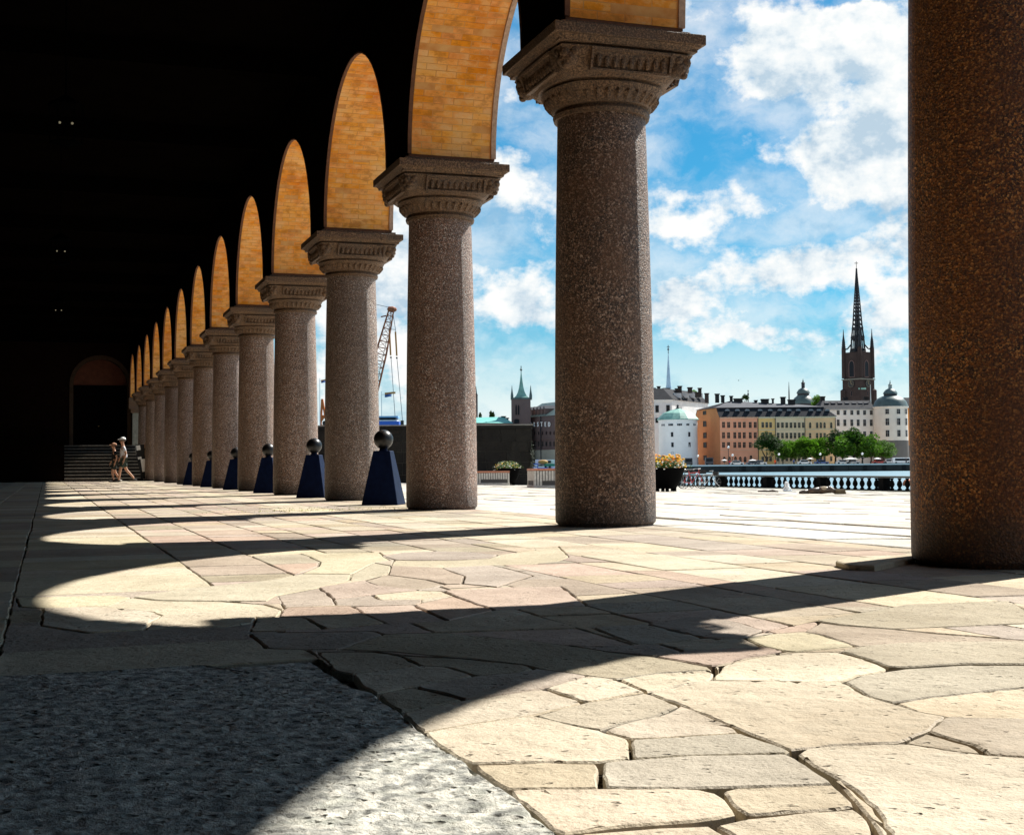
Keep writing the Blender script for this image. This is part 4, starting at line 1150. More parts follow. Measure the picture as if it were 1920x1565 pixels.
m_white = wallm('white render', (.82, .80, .76)); m_grey = wallm('grey stone base', (.13, .125, .12)); m_wleft = wallm('cool white render', (.70, .70, .70))
def hexa(b, q, mi=0):   # 8 corners, bottom ring then top ring
    b.add(q, [(0, 3, 2, 1), (4, 5, 6, 7), (0, 1, 5, 4), (1, 2, 6, 5), (2, 3, 7, 6), (3, 0, 4, 7)], mi)
def chimneys(B, lst, y, mat=brickd):
    for (px, pt, pb, wp) in lst:
        x0, zt = B.at(px - wp / 2, pt, y); x1, _ = B.at(px + wp / 2, pt, y); zb = B.z(px, pb + 4, y)
        b = MB(); b.box((x0, y - (x1 - x0) * .4, zb), (x1, y + (x1 - x0) * .4, zt - .35)); b.box((x0 - .18, y - (x1 - x0) * .4 - .18, zt - .345), (x1 + .18, y + (x1 - x0) * .4 + .18, zt)); b.build('chimney', mat, B.root)

# quay, street on the island, hills of nothing: plain ground to the horizon
b = MB(); zq = .2
q0, q1 = -420, 520
W0 = 400
cor = [turn(q0, W0), turn(q1, W0), turn(2400, 3000), turn(-2400, 3000)]
b.add([(c.x, c.y, zq) for c in cor] + [(c.x, c.y, -3) for c in cor], [(0, 1, 2, 3), (0, 4, 5, 1), (1, 5, 6, 2), (2, 6, 7, 3), (3, 7, 4, 0)])
tag(b.build('island_ground', simple('pale quay paving', (.52, .50, .46), nz=.2)), kind='structure')
Q = Bld('quay_wall', 560, 399.5, 1900, 399.5, 'dark stone quay wall across the water below the coloured houses', 'quay wall', z0=-2.2)
qm = simple('dark quay granite', (.04, .04, .038), nz=.35, amt=.4)
for i in range(26):
    b = MB(); s_ = Q.L / 26; b.box((i * s_ + .06, 0, 0), ((i + 1) * s_ - .06, .45, zq + 2.02)); b.build('quay_stone', qm, Q.root)
b = MB(); b.box((0, -.12, zq + 2.03), (Q.L, 1.6, zq + 2.42)); b.build('coping', simple('white quay coping', (.74, .73, .70)), Q.root)
for px in (1395, 1424, 1481, 1503, 1560, 1622, 1658, 1695):
    x, _ = Q.at(px, 878); b = MB(); b.box((x - .5, -.32, .6), (x + .5, -.01, 2.1)); b.build('fender', simple('tyre fender', (.012, .012, .012)), Q.root)

# --- pink, yellow and cream row under one mansard roof
B = Bld('row_house', 1350.5, 430, 1568, 430, 'long pink, yellow and cream row of town houses under one dark mansard roof', 'row of houses')
L = B.L; ze, zm, zr = B.z(1400, 781.5), B.z(1420, 764, 3), B.z(1400, 751.5, 11)
zrr = B.z(1530, 758, 11)
xs_ = [B.at(p_, 850)[0] for p_ in (1350.5, 1422.5, 1455, 1510.5, 1568)]
for k, (mm, nm) in enumerate([(m_pink, 'salmon pink wall section'), (m_yel, 'yellow wall section'), (m_crm, 'cream wall section'), (m_bei, 'beige wall section')]):
    b = MB(); b.box((xs_[k] + .02, 0, 0), (xs_[k + 1] - .02, 18, ze)); o = b.build('wall', mm, B.root); o['label'] = nm
    for yy in (806, 825, 843):
        b = MB(); zz = B.z(1400, yy); b.box((xs_[k] + .1, -.16, zz - .12), (xs_[k + 1] - .1, -.001, zz + .12)); b.build('string_course', {0: pk}.get(k, wh), B.root)
    b = MB(); b.box((xs_[k] + .05, -.3, ze - .5), (xs_[k + 1] - .05, -.001, ze - .02)); b.build('cornice', {0: pk}.get(k, wh), B.root)
    b = MB(); b.tube((xs_[k + 1] - .1, -.12, .2), (xs_[k + 1] - .1, -.12, ze), .1, n=6); b.build('downpipe', slate, B.root)
b = MB(); xl = -4.9
gx = lambda t: xl * t
side = [(0, 0, 0), (0, 0, ze), (gx(.12), 2.6, zm - .05), (gx(.9), 19.5, zm - .05), (gx(1), 22, ze), (gx(1), 22, 0)]
b.add(side, [tuple(range(6))]); b.add([(0, 0, 0), (0, 0, ze), (0.02, 2.6, zm), (.02, 18, zm), (0.02, 18, 0)], [(0, 1, 2, 3, 4)])
b.build('gable_wall', m_or, B.root)
b = MB()
r1 = [(-.25, -.45, ze), (L + .3, -.45, ze), (L + .3, 20, ze), (gx(1), 22.4, ze)]
r2 = [(gx(.12) - .1, 2.8, zm), (L - 3.2, 2.8, zm), (L - 3.2, 18, zm), (gx(.9) - .1, 19.8, zm)]
r3 = [(5, 11, zr), (L - 9, 11, zrr), (L - 9, 11.3, zrr), (5, 11.3, zr)]
b.add(r1 + r2, [(0, 1, 5, 4), (1, 2, 6, 5), (2, 3, 7, 6)], 0); 
k0 = [(x - (.5 if i in (0, 3) else -.4), y - (.5 if i < 2 else -.4), z + .06) for i, (x, y, z) in enumerate(r2)]
b.add(k0 + r3, [(0, 1, 5, 4), (1, 2, 6, 5), (2, 3, 7, 6), (3, 0, 4, 7), (4, 5, 6, 7)], 1)
b.m[-5:] = [1, 0, 0, 0, 1]
b.build('roof', [slate, slate_l], B.root)
wl_ = []
for py, hh in ((796.5, 11.5), (816, 12), (834, 11)):
    wl_ += [(p_, py, 6.0, hh) for p_ in (1356.5, 1366, 1377.6, 1386.6, 1395.4, 1406.6, 1416)]
B.wins(wl_, W_pink)
B.wins([(p_, 861, 5.5, 11) for p_ in (1358, 1367.5, 1379, 1388, 1397)] + [(1408, 859.5, 5.5, 13)], W_parch)
B.wins([(p_, py, 5.2, hh) for py, hh in ((796.5, 10.5), (816, 11.5), (834, 10), (860, 9)) for p_ in (1430, 1437.5, 1444.8)], W_cream)
B.wins([(p_, py, 5.2, hh) for py, hh in ((797, 10.5), (816.5, 11), (834, 10), (860, 9)) for p_ in (1459, 1467, 1475, 1483, 1490.5, 1498.5, 1506)], W_cream)
B.wins([(p_, 797, 4.6, 11.5) for p_ in (1519, 1532, 1539, 1546, 1558.5)], W_arch)
B.wins([(p_, py, 4.6, hh) for py, hh in ((816.5, 10), (834, 10), (860, 9)) for p_ in (1519, 1532, 1539, 1546, 1558.5)], W_cream)
for (px, py, wp, hp) in [(1324, 774, 6, 7), (1324.5, 794.5, 6, 10.5), (1325, 816, 6, 10.5), (1325, 834, 6, 10), (1325, 858, 5, 9)]:
    t = .58; x, z = gx(t), B.z(px, py, 22 * t); sv = .225 * hp / 10 * 10
    o = inst('window', W_sash, B.root, (x - .05, 22 * t - .0, z), rz=math.atan2(-22, 4.9), s=(6.4, 1, hp * .17)); o.scale = (2.7, 1, hp * .172)
for (py) in (783, 805.5, 826):
    b = MB(); t = .96; b.ball((gx(t) - .3, 22 * t, B.z(1312, py, 22 * t)), .55, 8, 6); b.build('wall_vent', simple('black wall vent', (.02, .02, .02)), B.root)
# dormers with rounded zinc hoods
b = MB(); b.box((-.72, 0, 0), (.72, 1.5, 1.3)); n = 8
arc = [(.78 * math.cos(PI * i / n), 1.3 + .62 * math.sin(PI * i / n)) for i in range(n + 1)]
vs = [(x, -.12, z) for x, z in arc] + [(x, 1.75, z) for x, z in arc]; b.add(vs, [(i, i + 1, n + 2 + i, n + 1 + i) for i in range(n)] + [tuple(reversed(range(n + 1)))], 1)
b.add([(-.5, -.02, .25), (.5, -.02, .25), (.5, -.02, 1.5), (-.5, -.02, 1.5)], [(0, 1, 2, 3)], 2)
tmp = b.build('dormer', [simple('dormer cheek', (.03, .03, .035)), simple('zinc hood', (.20, .21, .23), .45, .5), glassm]); dme = tmp.data; bpy.data.objects.remove(tmp)
for px in (1364, 1383, 1401.5, 1425.5, 1444.5, 1462.7, 1480, 1497, 1521, 1536, 1551.5):
    x, z = B.at(px, 777.5, .9); inst('dormer', dme, B.root, (x, .9, z), s=(.95, 1, .95))
chimneys(B, [(1344.5, 738, 751, 7), (1355, 741, 751, 6), (1371, 742, 752, 5), (1384, 747, 753, 15), (1417, 750, 754, 5), (1434, 748, 755, 13), (1449, 747, 755, 3.5), (1468, 744, 756, 8), (1484, 749, 757, 12)], 11)

# --- white block behind the round tower, at the left
B = Bld('white_town_house', 1205, 470, 1261, 470, 'white town house with dark roof and many chimneys beside the second column', 'building')
zl, zt = B.z(1240, 749), B.z(1240, 729, 8); L = B.L; xr, yr = 17.5, 34
b = MB(); b.add([(0, 0, 0), (L, 0, 0), (L + xr, yr, 0), (xr, yr, 0), (0, 0, zl), (L, 0, zl), (L + xr, yr, zl), (xr, yr, zl)], [(4, 5, 6, 7), (0, 1, 5, 4), (1, 2, 6, 5), (2, 3, 7, 6), (3, 0, 4, 7)]); b.build('wall', m_wleft, B.root)
b = MB(); e_ = [(-.5, -.5, zl), (L + .4, -.5, zl), (L + xr + .5, yr, zl), (xr, yr + .4, zl)]; m_ = [(3, 5, zt), (L - 2.5, 5, zt), (L + xr - 5, yr - 4, zt), (xr + 1, yr - 4, zt)]
b.add(e_ + m_, [(0, 1, 5, 4), (1, 2, 6, 5), (2, 3, 7, 6), (3, 0, 4, 7), (4, 5, 6, 7)]); b.build('roof', slate, B.root)
b = MB(); b.box((-.2, -.35, zl - .6), (L + .2, -.001, zl - .02)); b.box((-.1, -.15, B.z(1240, 776)), (L, -.001, B.z(1240, 774.5))); b.build('cornice', m_white, B.root)
B.wins([(1232, 766.5, 6.5, 13), (1252.5, 766, 6.5, 13), (1232, 788, 6, 9)], W_sash)
for t, px in ((.2, 1281), (.4, 1291), (.6, 1302), (.78, 1311)):
    x, y = L + xr * t, yr * t; b = MB(); z = B.z(px, 745, y); b.box((x - 2.2, y - 1.0, z - .2), (x + .6, y + 1.0, z + 1.5)); b.build('dormer', simple('pale dormer', (.5, .52, .54)), B.root)
chimneys(B, [(1226, 727, 735, 5), (1235, 724, 733, 5.5), (1249, 727.5, 733, 12), (1269, 728, 733, 6), (1274.5, 723.5, 748, 7), (1293.5, 726, 733, 8), (1312, 727, 741, 6), (1308, 735, 741, 9), (1325, 737, 751, 7)], 12)

# --- round white tower
zc = lambda px, py, w: loc(px, py, w)[2]
def round_root(name, px, w, label, cat, z0=.15): 
    u = U(px, w); P = turn(u, w, z0); o = empty(name, P, -TH); tag(o, label, cat); return o
def plen(n, w): return n / FPX * w
RTW = round_root('round_tower', 1272, 436, 'round whitewashed tower with a pale green copper roof beside the pink row', 'tower')
W_ = 436; rz_ = lambda py: zc(1272, py, W_) - .15
rw = plen(36.5, W_)
s = NM('stained whitewash', .85, .2); n = s.noise(.35, 5, .7); n2 = s.noise(.9, 5, .75, (1, 1, .6))
cc = s.ramp(n.outputs[0], [(.3, (.82, .82, .82)), (.7, (.92, .92, .92))]); s.col(s.mix(s.math('MULTIPLY', s.ramp_f(n2.outputs[0], .66, .74), .8), cc, (.12, .08, .07))); M['stain'] = s.mat
b = MB(); b.lathe([(rw * 1.03, 0), (rw, rz_(855)), (rw * .985, rz_(803)), (rw * 1.0, rz_(802)), (rw * 1.0, rz_(789)), (rw * 1.06, rz_(786))], 40); b.build('wall', M['stain'], RTW, smooth=2)
b = MB(); b.lathe([(rw * 1.08, rz_(787.5)), (rw * 1.08, rz_(786)), (rw * .95, rz_(781)), (rw * .78, rz_(775)), (rw * .70, rz_(773.5)), (rw * .66, rz_(772.8)), (rw * .02, rz_(765))], 16); b.build('roof', copper, RTW)
b = MB(); b.lathe([(.5, rz_(768)), (.55, rz_(764)), (.2, rz_(763)), (.45, rz_(761.5)), (.3, rz_(759.5)), (.05, rz_(758))], 10); b.build('finial', simple('dark finial', (.04, .04, .05)), RTW, smooth=True)
wunit = winmesh('window_tower', simple('dark stone reveal', (.2, .2, .22)), False, False)
def onround(root, r, px, py, cx, w, sc_, me, ww, hh):
    u = plen(px - cx, w); a = math.asin(max(-.98, min(.98, u / r))); inst('window', me, root, (r * math.sin(a), -r * math.cos(a), sc_(py)), rz=a, s=(ww, 1, hh))
for px, py in ((1257, 815), (1288.5, 815), (1257.5, 834), (1288.8, 834), (1257.5, 849)): onround(RTW, rw * .99, px, py, 1272, W_, rz_, wunit, .75, 1.45 if py < 845 else .6)
for px in (1240.5, 1243.5, 1252, 1255, 1257.5, 1267.5, 1270.5, 1273.5, 1284.5, 1287.5, 1298, 1301): onround(RTW, rw * 1.0, px, 797, 1272, W_, rz_, wunit, .42, .6)

# --- slender blue-grey spire behind
SPR = round_root('slender_spire', 1255.5, 650, 'slender pale blue church spire rising behind the chimneys at the left', 'spire')
rz_ = lambda py: zc(1255.5, py, 650) - .15
b = MB(); b.lathe([(plen(5.5, 650), 0), (plen(5.5, 650), rz_(728)), (plen(5.8, 650), rz_(727)), (plen(4.6, 650), rz_(722)), (plen(3.2, 650), rz_(700)), (plen(1.2, 650), rz_(672)), (plen(.45, 650), rz_(662))], 8)
b.build('spire_roof', simple('blue grey sheet copper', (.30, .44, .58), .35, .5, nz=.4, amt=.2), SPR)
b = MB(); b.tube((0, 0, rz_(663)), (0, 0, rz_(647)), .18, n=6); b.ball((0, 0, rz_(655)), .5, 8, 6); b.box((-.7, -.1, rz_(651)), (.7, .1, rz_(650))); b.build('cross', simple('spire cross', (.06, .08, .11)), SPR)

# --- small towers and trees over the roof line
def turret(name, px, w, prof, label, mats, z0=.15, n=20):
    o = round_root(name, px, w, label, 'turret'); b = MB(); zz = lambda py: zc(px, py, w) - z0
    for part, mat, pr in prof:
        b = MB(); b.lathe([(plen(r, w), zz(y)) for r, y in pr], n); b.build(part, mats[mat], o, smooth=2)
    return o
mats_ = {'d': copper_d, 'k': simple('dark lantern drum', (.03, .03, .035)), 'w': m_white}
turret('domed_turret', 1508, 520, [('drum', 'k', [(22, 860), (22, 757)]), ('dome', 'd', [(22.5, 757), (21, 752), (17, 746), (12.5, 742.5), (11.5, 741)]), ('lantern_drum', 'k', [(11, 742), (11, 737)]),
        ('upper_dome', 'd', [(12.5, 737.5), (12, 735), (8.5, 730), (4, 727.5)]), ('lantern', 'k', [(3.2, 729), (3.2, 719), (4, 718), (1.2, 715.5)]), ('finial', 'd', [(.6, 717), (1.6, 714), (.6, 712.5), (.4, 710)])], 'dark green domed turret behind the roof of the coloured row', mats_)
turret('roof_spike', 1481.3, 560, [('spike', 'k', [(2, 860), (1.4, 752), (1.1, 735), (.3, 716)])], 'thin dark needle spire above the roofs left of the domed turret', mats_, n=8)
turret('roof_finial', 1404.5, 520, [('post', 'k', [(1.2, 860), (.8, 742)]), ('vane', 'k', [(.5, 743), (1.8, 739), (.8, 737), (.5, 734), (1.4, 732.5), (.3, 731)])], 'small dark finial poking up beside the rooftop tree', mats_, n=8)

# --- trees
trunkm = simple('tree bark', (.07, .05, .035), nz=3)
def leafmat(name, c, tr):
    m_ = simple(name, c, .7, .05, nz=.8, amt=.45, val=.45, hue=.02); t = m_.node_tree; bs_ = t.nodes['Principled BSDF']; out = t.nodes['Material Output']
    tn = t.nodes.new('ShaderNodeBsdfTranslucent'); tn.inputs[0].default_value = (*tr, 1); ad = t.nodes.new('ShaderNodeAddShader'); t.links.new(bs_.outputs[0], ad.inputs[0]); t.links.new(tn.outputs[0], ad.inputs[1]); t.links.new(ad.outputs[0], out.inputs[0]); return m_
leaf2 = leafmat('lime tree leaves', (.05, .105, .012), (.036, .09, .004)); leafd = leafmat('dark tree leaves', (.018, .042, .01), (.010, .03, .002))
def tree_parts(h, rx, rz_, seed, mat, crownz):
    rg_ = random.Random(seed); r_ = empty('tree', (0, 0, 0))
    b = MB(); b.tube((0, 0, -.1), (.1, 0, crownz), .22, .14, 8)
    for i in range(6):
        t = rg_.uniform(0, 2 * PI); b.tube((.1, 0, crownz * rg_.uniform(.7, 1)), (rx * .6 * math.cos(t), rx * .6 * math.sin(t), crownz + rz_ * rg_.uniform(.1, 1)), .1, .03, 5)
    b.build('trunk', trunkm, r_)
    b = MB()
    for i in range(24):
        while True:
            x, y, z = rg_.uniform(-1, 1), rg_.uniform(-1, 1), rg_.uniform(-1, 1)
            if x * x + y * y + z * z < 1: break
        s_ = rg_.uniform(.32, .52); k_ = 1 - .25 * max(0, z)
        leafcloud(b, (x * rx * .78 * k_, y * rx * .78 * k_, crownz + rz_ + z * rz_ * .82), rx * s_, rx * s_, rz_ * s_ * .8, 150, .30, rg_, 0, .25)
    b.build('crown', mat, r_)
    return r_
T1 = tree_parts(9, 3.3, 3.2, 11, leaf2, 2.0); T2 = tree_parts(9, 3.3, 3.2, 12, leaf2, 2.0); T3 = tree_parts(9, 3.3, 3.2, 13, leafd, 2.0)
tl_ = [(1436, 808, 44, 'darkest and roundest tree on the quay, in front of the pink and yellow walls', 2), (1468, 824, 28, 'small lime tree just right of the big dark tree on the quay', 0), (1489, 821, 34, 'green tree before the cream wall, third from the left on the quay', 1),
       (1511, 817, 38, 'green tree before the cream and beige walls, fourth on the quay', 0), (1534, 815, 40, 'green tree before the beige wall, fifth on the quay', 1), (1566, 803, 44, 'taller quay tree where the beige row meets the white palace', 2),
       (1580, 815, 40, 'bright green quay tree under the first windows of the white palace', 0), (1602, 800, 48, 'tallest tree of the quay row, before the middle of the white palace', 2), (1617, 817, 44, 'bright leafy quay tree in front of the tallest one', 1), (1633, 812, 42, 'quay tree below the corner of the white palace and round tower', 0), (1656, 820, 40, 'last tree of the quay row, before the grey foot of the round tower', 1)]
first = {}
for i, (px, pt, wd, lab, k) in enumerate(tl_):
    src = (T1, T2, T3)[k]; o = src if k not in first else copy_tree(src); first[k] = 1
    w = 412 + (i % 3) * 3; P = turn(U(px, w), w, .2); zt = zc(px, pt, w) - .2
    o.location = P; o.rotation_euler = (0, 0, i * 1.3); sx = plen(wd * 1.32, w) / 6.9; o.scale = (sx, sx, zt / 8.5)
    tag(o, lab, 'tree', 'trees along the quay')
for (px, pt, wd, w, lab, k) in [(1534, 738, 26, 470, 'green tree top showing over the roof beside the domed turret', 0), (1398, 737, 16, 520, 'small tree top showing above the pink roof', 2), (1302, 729, 20, 560, 'faint tree top between the chimneys of the white house', 0)]:
    o = copy_tree((T1, T2, T3)[k]); P = turn(U(px, w), w, .2); zt = zc(px, pt, w) - .2; sx = plen(wd, w) / 6.9
    o.location = (P.x, P.y, zt - 8.6 * sx); o.scale = (sx, sx, sx); tag(o, lab, 'tree')
    b = MB(); b.tube((0, 0, -(zt / sx - 8.6)), (0, 0, .3), .25, n=6); b.build('lower_trunk', trunkm, o)

# --- long white palace and its round tower
B = Bld('white_palace', 1540, 455, 1641, 455, 'long white palace with a dark dormered roof behind the quay trees', 'building')
ze, zt = B.z(1600, 765), B.z(1600, 751, 7); L = B.L
b = MB(); b.box((0, 0, 0), (L, 16, ze)); b.build('wall', m_white, B.root)
b = MB(); b.add([(-.3, -.5, ze), (L, -.5, ze), (L, 16, ze), (-.3, 16, ze), (2, 6, zt), (L, 6, zt), (L, 10, zt), (2, 10, zt)], [(0, 1, 5, 4), (1, 2, 6, 5), (2, 3, 7, 6), (3, 0, 4, 7), (4, 5, 6, 7)]); b.build('roof', slate, B.root)
b = MB(); b.box((0, -.4, ze - .5), (L, -.001, ze - .02)); b.build('cornice', simple('grey cornice', (.35, .35, .35)), B.root)
cx_ = (1571.6, 1584, 1597, 1609, 1621, 1633.5)
B.wins([(p_, 773.5, 5.6, 8.5) for p_ in cx_] + [(p_, 792.5, 5.6, 12.5) for p_ in cx_] + [(p_, 813, 5.6, 9) for p_ in cx_] + [(p_, 832, 5.6, 9) for p_ in cx_], W_grey)
for px in (1551, 1563, 1576, 1589, 1602, 1614, 1625):
    x, z = B.at(px, 758.5, 2.8); b = MB(); b.box((-.65, 0, -.4), (.65, 2.2, .55)); b.add([(-.75, -.15, .56), (.75, -.15, .56), (.6, 2.6, 1.0), (-.6, 2.6, 1.0)], [(0, 1, 2, 3)], 1)
    b.build('dormer', [slate, slate_l], B.root, p=(x, 2.8, z))
chimneys(B, [(1542, 743, 750, 8), (1585, 745, 751, 8), (1624, 744, 751, 8), (1635.5, 748, 763, 6)], 8)
b = MB(); x, z = B.at(1632.5, 750, 5); b.tube((x, 5, z - 1), (x, 5, B.z(1632, 721, 5)), .2, .08, 6); b.build('flagpole', m_white, B.root)
PT_ = round_root('palace_tower', 1671.5, 452, 'round pale palace tower with a dark dome and little lantern, grey stone foot', 'tower')
rz_ = lambda py: zc(1671.5, py, 452) - .15
rw = plen(31.5, 452)
b = MB(); b.lathe([(rw * 1.04, 0), (rw * 1.0, rz_(826))], 36); b.build('base', m_grey, PT_, smooth=2)
b = MB(); b.lathe([(rw * .995, rz_(825.9)), (rw * .98, rz_(766)), (rw * 1.03, rz_(765)), (rw * 1.05, rz_(762.5))], 36); b.build('wall', wallm('pale stone render', (.66, .62, .56)), PT_, smooth=2)
def domepart(nm, pr, mat):
    b = MB(); b.lathe([(plen(r, 452), rz_(y)) for r, y in pr], 28); b.build(nm, mat, PT_, smooth=2)
domepart('dome', [(33, 763), (31.5, 760), (29, 753), (24, 747), (17, 743.5), (12, 742)], copper_d)
domepart('lantern_drum', [(12, 743), (12, 738)], simple('dark drum', (.05, .05, .055)))  # drum darker than the domes
domepart('upper_dome', [(13.5, 738.5), (12.5, 735.5), (9, 731), (4.5, 728.5)], copper_d)
domepart('lantern', [(3.4, 730), (3.4, 722), (4.2, 721), (1.2, 719)], simple('lantern stone', (.25, .3, .3)))
domepart('finial', [(.5, 720), (1.5, 717.5), (.5, 716), (.8, 714.5), (.2, 713)], copper_d)
for px in (1657.5, 1677.5, 1694):
    for py, hp in ((772.5, 9.5), (791.5, 13), (813, 12.5)): onround(PT_, rw * .99, px, py, 1671.5, 452, rz_, W_grey, 1.25, plen(hp, 452))
B = Bld('orange_house', 1700, 462, 1760, 462, 'orange-brown town house at the right edge, half hidden by the huge column', 'building')
b = MB(); ze = B.z(1710, 765); b.box((0, 0, B.z(1710, 835)), (B.L, 14, ze)); b.build('wall', wallm('strong orange render', (.62, .25, .07)), B.root)
b = MB(); b.box((.01, .01, 0), (B.L, 14, B.z(1710, 835) - .01)); b.build('base', m_grey, B.root)
b = MB(); zt = B.z(1710, 745, 5); b.add([(-.4, -.5, ze), (B.L, -.5, ze), (B.L, 14, ze), (-.4, 14, ze), (1.5, 6, zt), (B.L, 6, zt), (B.L, 8, zt), (1.5, 8, zt)], [(0, 1, 5, 4), (1, 2, 6, 5), (2, 3, 7, 6), (3, 0, 4, 7), (4, 5, 6, 7)]); b.build('roof', slate, B.root)
B.wins([(p_, py, 5, 9) for p_ in (1711, 1722, 1733) for py in (777, 795, 815)], W_sash)

# --- church with the openwork iron spire
WC = 600
CH = round_root('church_tower', 1612, WC, 'tall dark brick church tower with an openwork black iron spire and four corner pinnacles', 'church tower')
rz_ = lambda py: zc(1612, py, WC) - .15
px_ = lambda n_: plen(n_, WC)
s = NM('dark church brick', .85, .2); n = s.noise(.25, 5, .65); s.col(s.ramp(n.outputs[0], [(.3, (.028, .019, .018)), (.7, (.05, .034, .031))])); M['chbrick'] = s.mat
blk = simple('black cast iron', (.010, .010, .014), .5, .4)
Rm45 = Matrix.Rotation(R(38), 3, 'Z')
def rbox(b, h, z0, z1, taper=None, mi=0, c=(0, 0)):
    vs = []
    for z, k in ((z0, 1), (z1, taper or 1)):
        for sx, sy in ((-1, -1), (1, -1), (1, 1), (-1, 1)):
            v = Rm45 @ Vector((sx * h * k + c[0], sy * h * k + c[1], z)); vs.append(tuple(v))
    hexa(b, vs, mi)
H1, H2 = px_(20.7), px_(19.0)
b = MB(); rbox(b, H1, 0, rz_(713)); b.build('lower_stage', M['chbrick'], CH)
b = MB(); rbox(b, H1 * 1.06, rz_(712.8), rz_(710.5)); b.build('cornice', simple('pale band stone', (.16, .155, .13)), CH)
b = MB(); rbox(b, H2, rz_(710.4), rz_(661)); b.build('upper_stage', M['chbrick'], CH)
b = MB()
for sx in (-1, 1): v = Rm45 @ Vector((sx * H1 * .9, -sx * H1 * .9, 0)); b.lathe([(1.7, 0), (1.7, rz_(732)), (.9, rz_(729.5))], 8, c=(v.x, v.y, 0))
b.build('stair_turret', M['chbrick'], CH)
for sx, sy in ((-1, -1), (1, -1), (1, 1), (-1, 1)):
    v = Rm45 @ Vector((sx * H2 * .97, sy * H2 * .97, 0)); o = MB(); o.lathe([(1.05, rz_(709)), (.95, rz_(652))], 8, c=(v.x, v.y, 0)); pb_ = o.build('corner_pier', M['chbrick'], CH)
    o = MB(); o.lathe([(1.0, rz_(652)), (.8, rz_(651)), (.65, rz_(640)), (.3, rz_(630)), (.1, rz_(617))], 8, c=(v.x, v.y, 0))
    for k in range(4): o.lathe([(1.0 - .12 * k, rz_(650 - k * 4)), (1.0 - .12 * k, rz_(649.2 - k * 4))], 8, c=(v.x, v.y, 0))
    o.build('pinnacle', blk, CH)
for face in (0, 1):                                        # tall belfry windows and clocks on the two faces in view
    a = R(38) + (0 if face == 0 else -PI / 2) ; 
    for (zc_, hh, ww, me) in [(692, 32, 3.0, W_dark)]:
        n_ = Vector((math.sin(a), -math.cos(a), 0)); inst('window', me, CH, n_ * (H2 + .03) + Vector((0, 0, rz_(zc_))), rz=a, s=(ww, 1, px_(hh)))
    n_ = Vector((math.sin(a), -math.cos(a), 0)); t_ = Vector((math.cos(a), math.sin(a), 0))
    b = MB(); cpt = n_ * (H1 + .05) + Vector((0, 0, rz_(720)))
    k = 20; vs = [cpt + (t_ * math.cos(2 * PI * i / k) + UP * math.sin(2 * PI * i / k)) * 1.75 for i in range(k)]; v2 = [v + n_ * .3 for v in vs]
    b.add(vs + v2, [tuple(range(k, 2 * k))] + [(i, (i + 1) % k, k + (i + 1) % k, k + i) for i in range(k)])
    ck = b.build('clock_face', blk, CH)
    b = MB()
    for i in range(12):
        dd_ = t_ * math.cos(2 * PI * i / 12) + UP * math.sin(2 * PI * i / 12); b.tube(cpt + n_ * .34 + dd_ * 1.25, cpt + n_ * .34 + dd_ * 1.6, .07, n=4)
    b.tube(cpt + n_ * .36, cpt + n_ * .36 + UP * 1.2, .08, n=4); b.tube(cpt + n_ * .36, cpt + n_ * .36 + t_ * .8 - UP * .3, .1, n=4); b.build('clock_marks', simple('dull gilt', (.35, .27, .12), .4, .5), ck)
    inst('window', W_dark, CH, n_ * (H1 + .03) + Vector((0, 0, rz_(738))), rz=a, s=(1.1, 1, 2.2))
b = MB(); n_ = Vector((0, -1, 0)); b.box((-1.6, -H1 * 1.36, rz_(731.5)), (1.6, -H1 * 1.2, rz_(728.5))); b.build('canopy', copper, CH)
# the spire: eight ribs, rings, lattice
prof = [(659, 14.5), (652, 13.0), (640, 12.4), (628, 11.2), (615, 9.6), (600, 8.2), (585, 7.1), (565, 5.5), (545, 3.9), (530, 2.7), (515, 1.5), (503, .7)]
def sr(py):
    for (a, ra), (c, rc) in zip(prof, prof[1:]):
        if c <= py <= a: return px_(ra + (rc - ra) * (a - py) / (a - c))
    return px_(.5)
def sp(t, py, k=1.0): r__ = sr(py) * k; return Vector((r__ * math.cos(t), r__ * math.sin(t), rz_(py)))
N8 = 8
for i in range(N8):
    t = 2 * PI * i / N8 + .2; b = MB()
    for (a, _), (c, _) in zip(prof, prof[1:]): b.tube(sp(t, a), sp(t, c), max(.09, .052 * sr(a) + .17), max(.07, .052 * sr(c) + .16), 5)
    b.build('rib', blk, CH)
ys = [659, 655, 634, 631, 617, 615]; y = 608
while y > 508: ys.append(y); y -= max(3.6, 8.6 * (y - 480) / 128)
b = MB()
for y in ys:
    for i in range(N8):
        t = 2 * PI * i / N8 + .2; t2 = 2 * PI * (i + 1) / N8 + .2; th_ = .20 + .05 * sr(y); b.tube(sp(t, y), sp(t2, y), th_, n=5)
for a, c in zip(ys[5:], ys[6:]):
    for i in range(N8):
        t = 2 * PI * i / N8 + .2; t2 = 2 * PI * (i + 1) / N8 + .2; tm = (t + t2) / 2; kk = math.cos(PI / 8); mdl = (a + c) / 2
        q = sp(tm, mdl, kk)
        for e_ in (sp(t, a), sp(t2, a), sp(t, c), sp(t2, c)): b.tube(e_, e_.lerp(q, .55), .16 + .03 * sr(a), n=4)
b.build('spire_lattice', blk, CH)
b = MB()                                                   # gabled tracery storeys
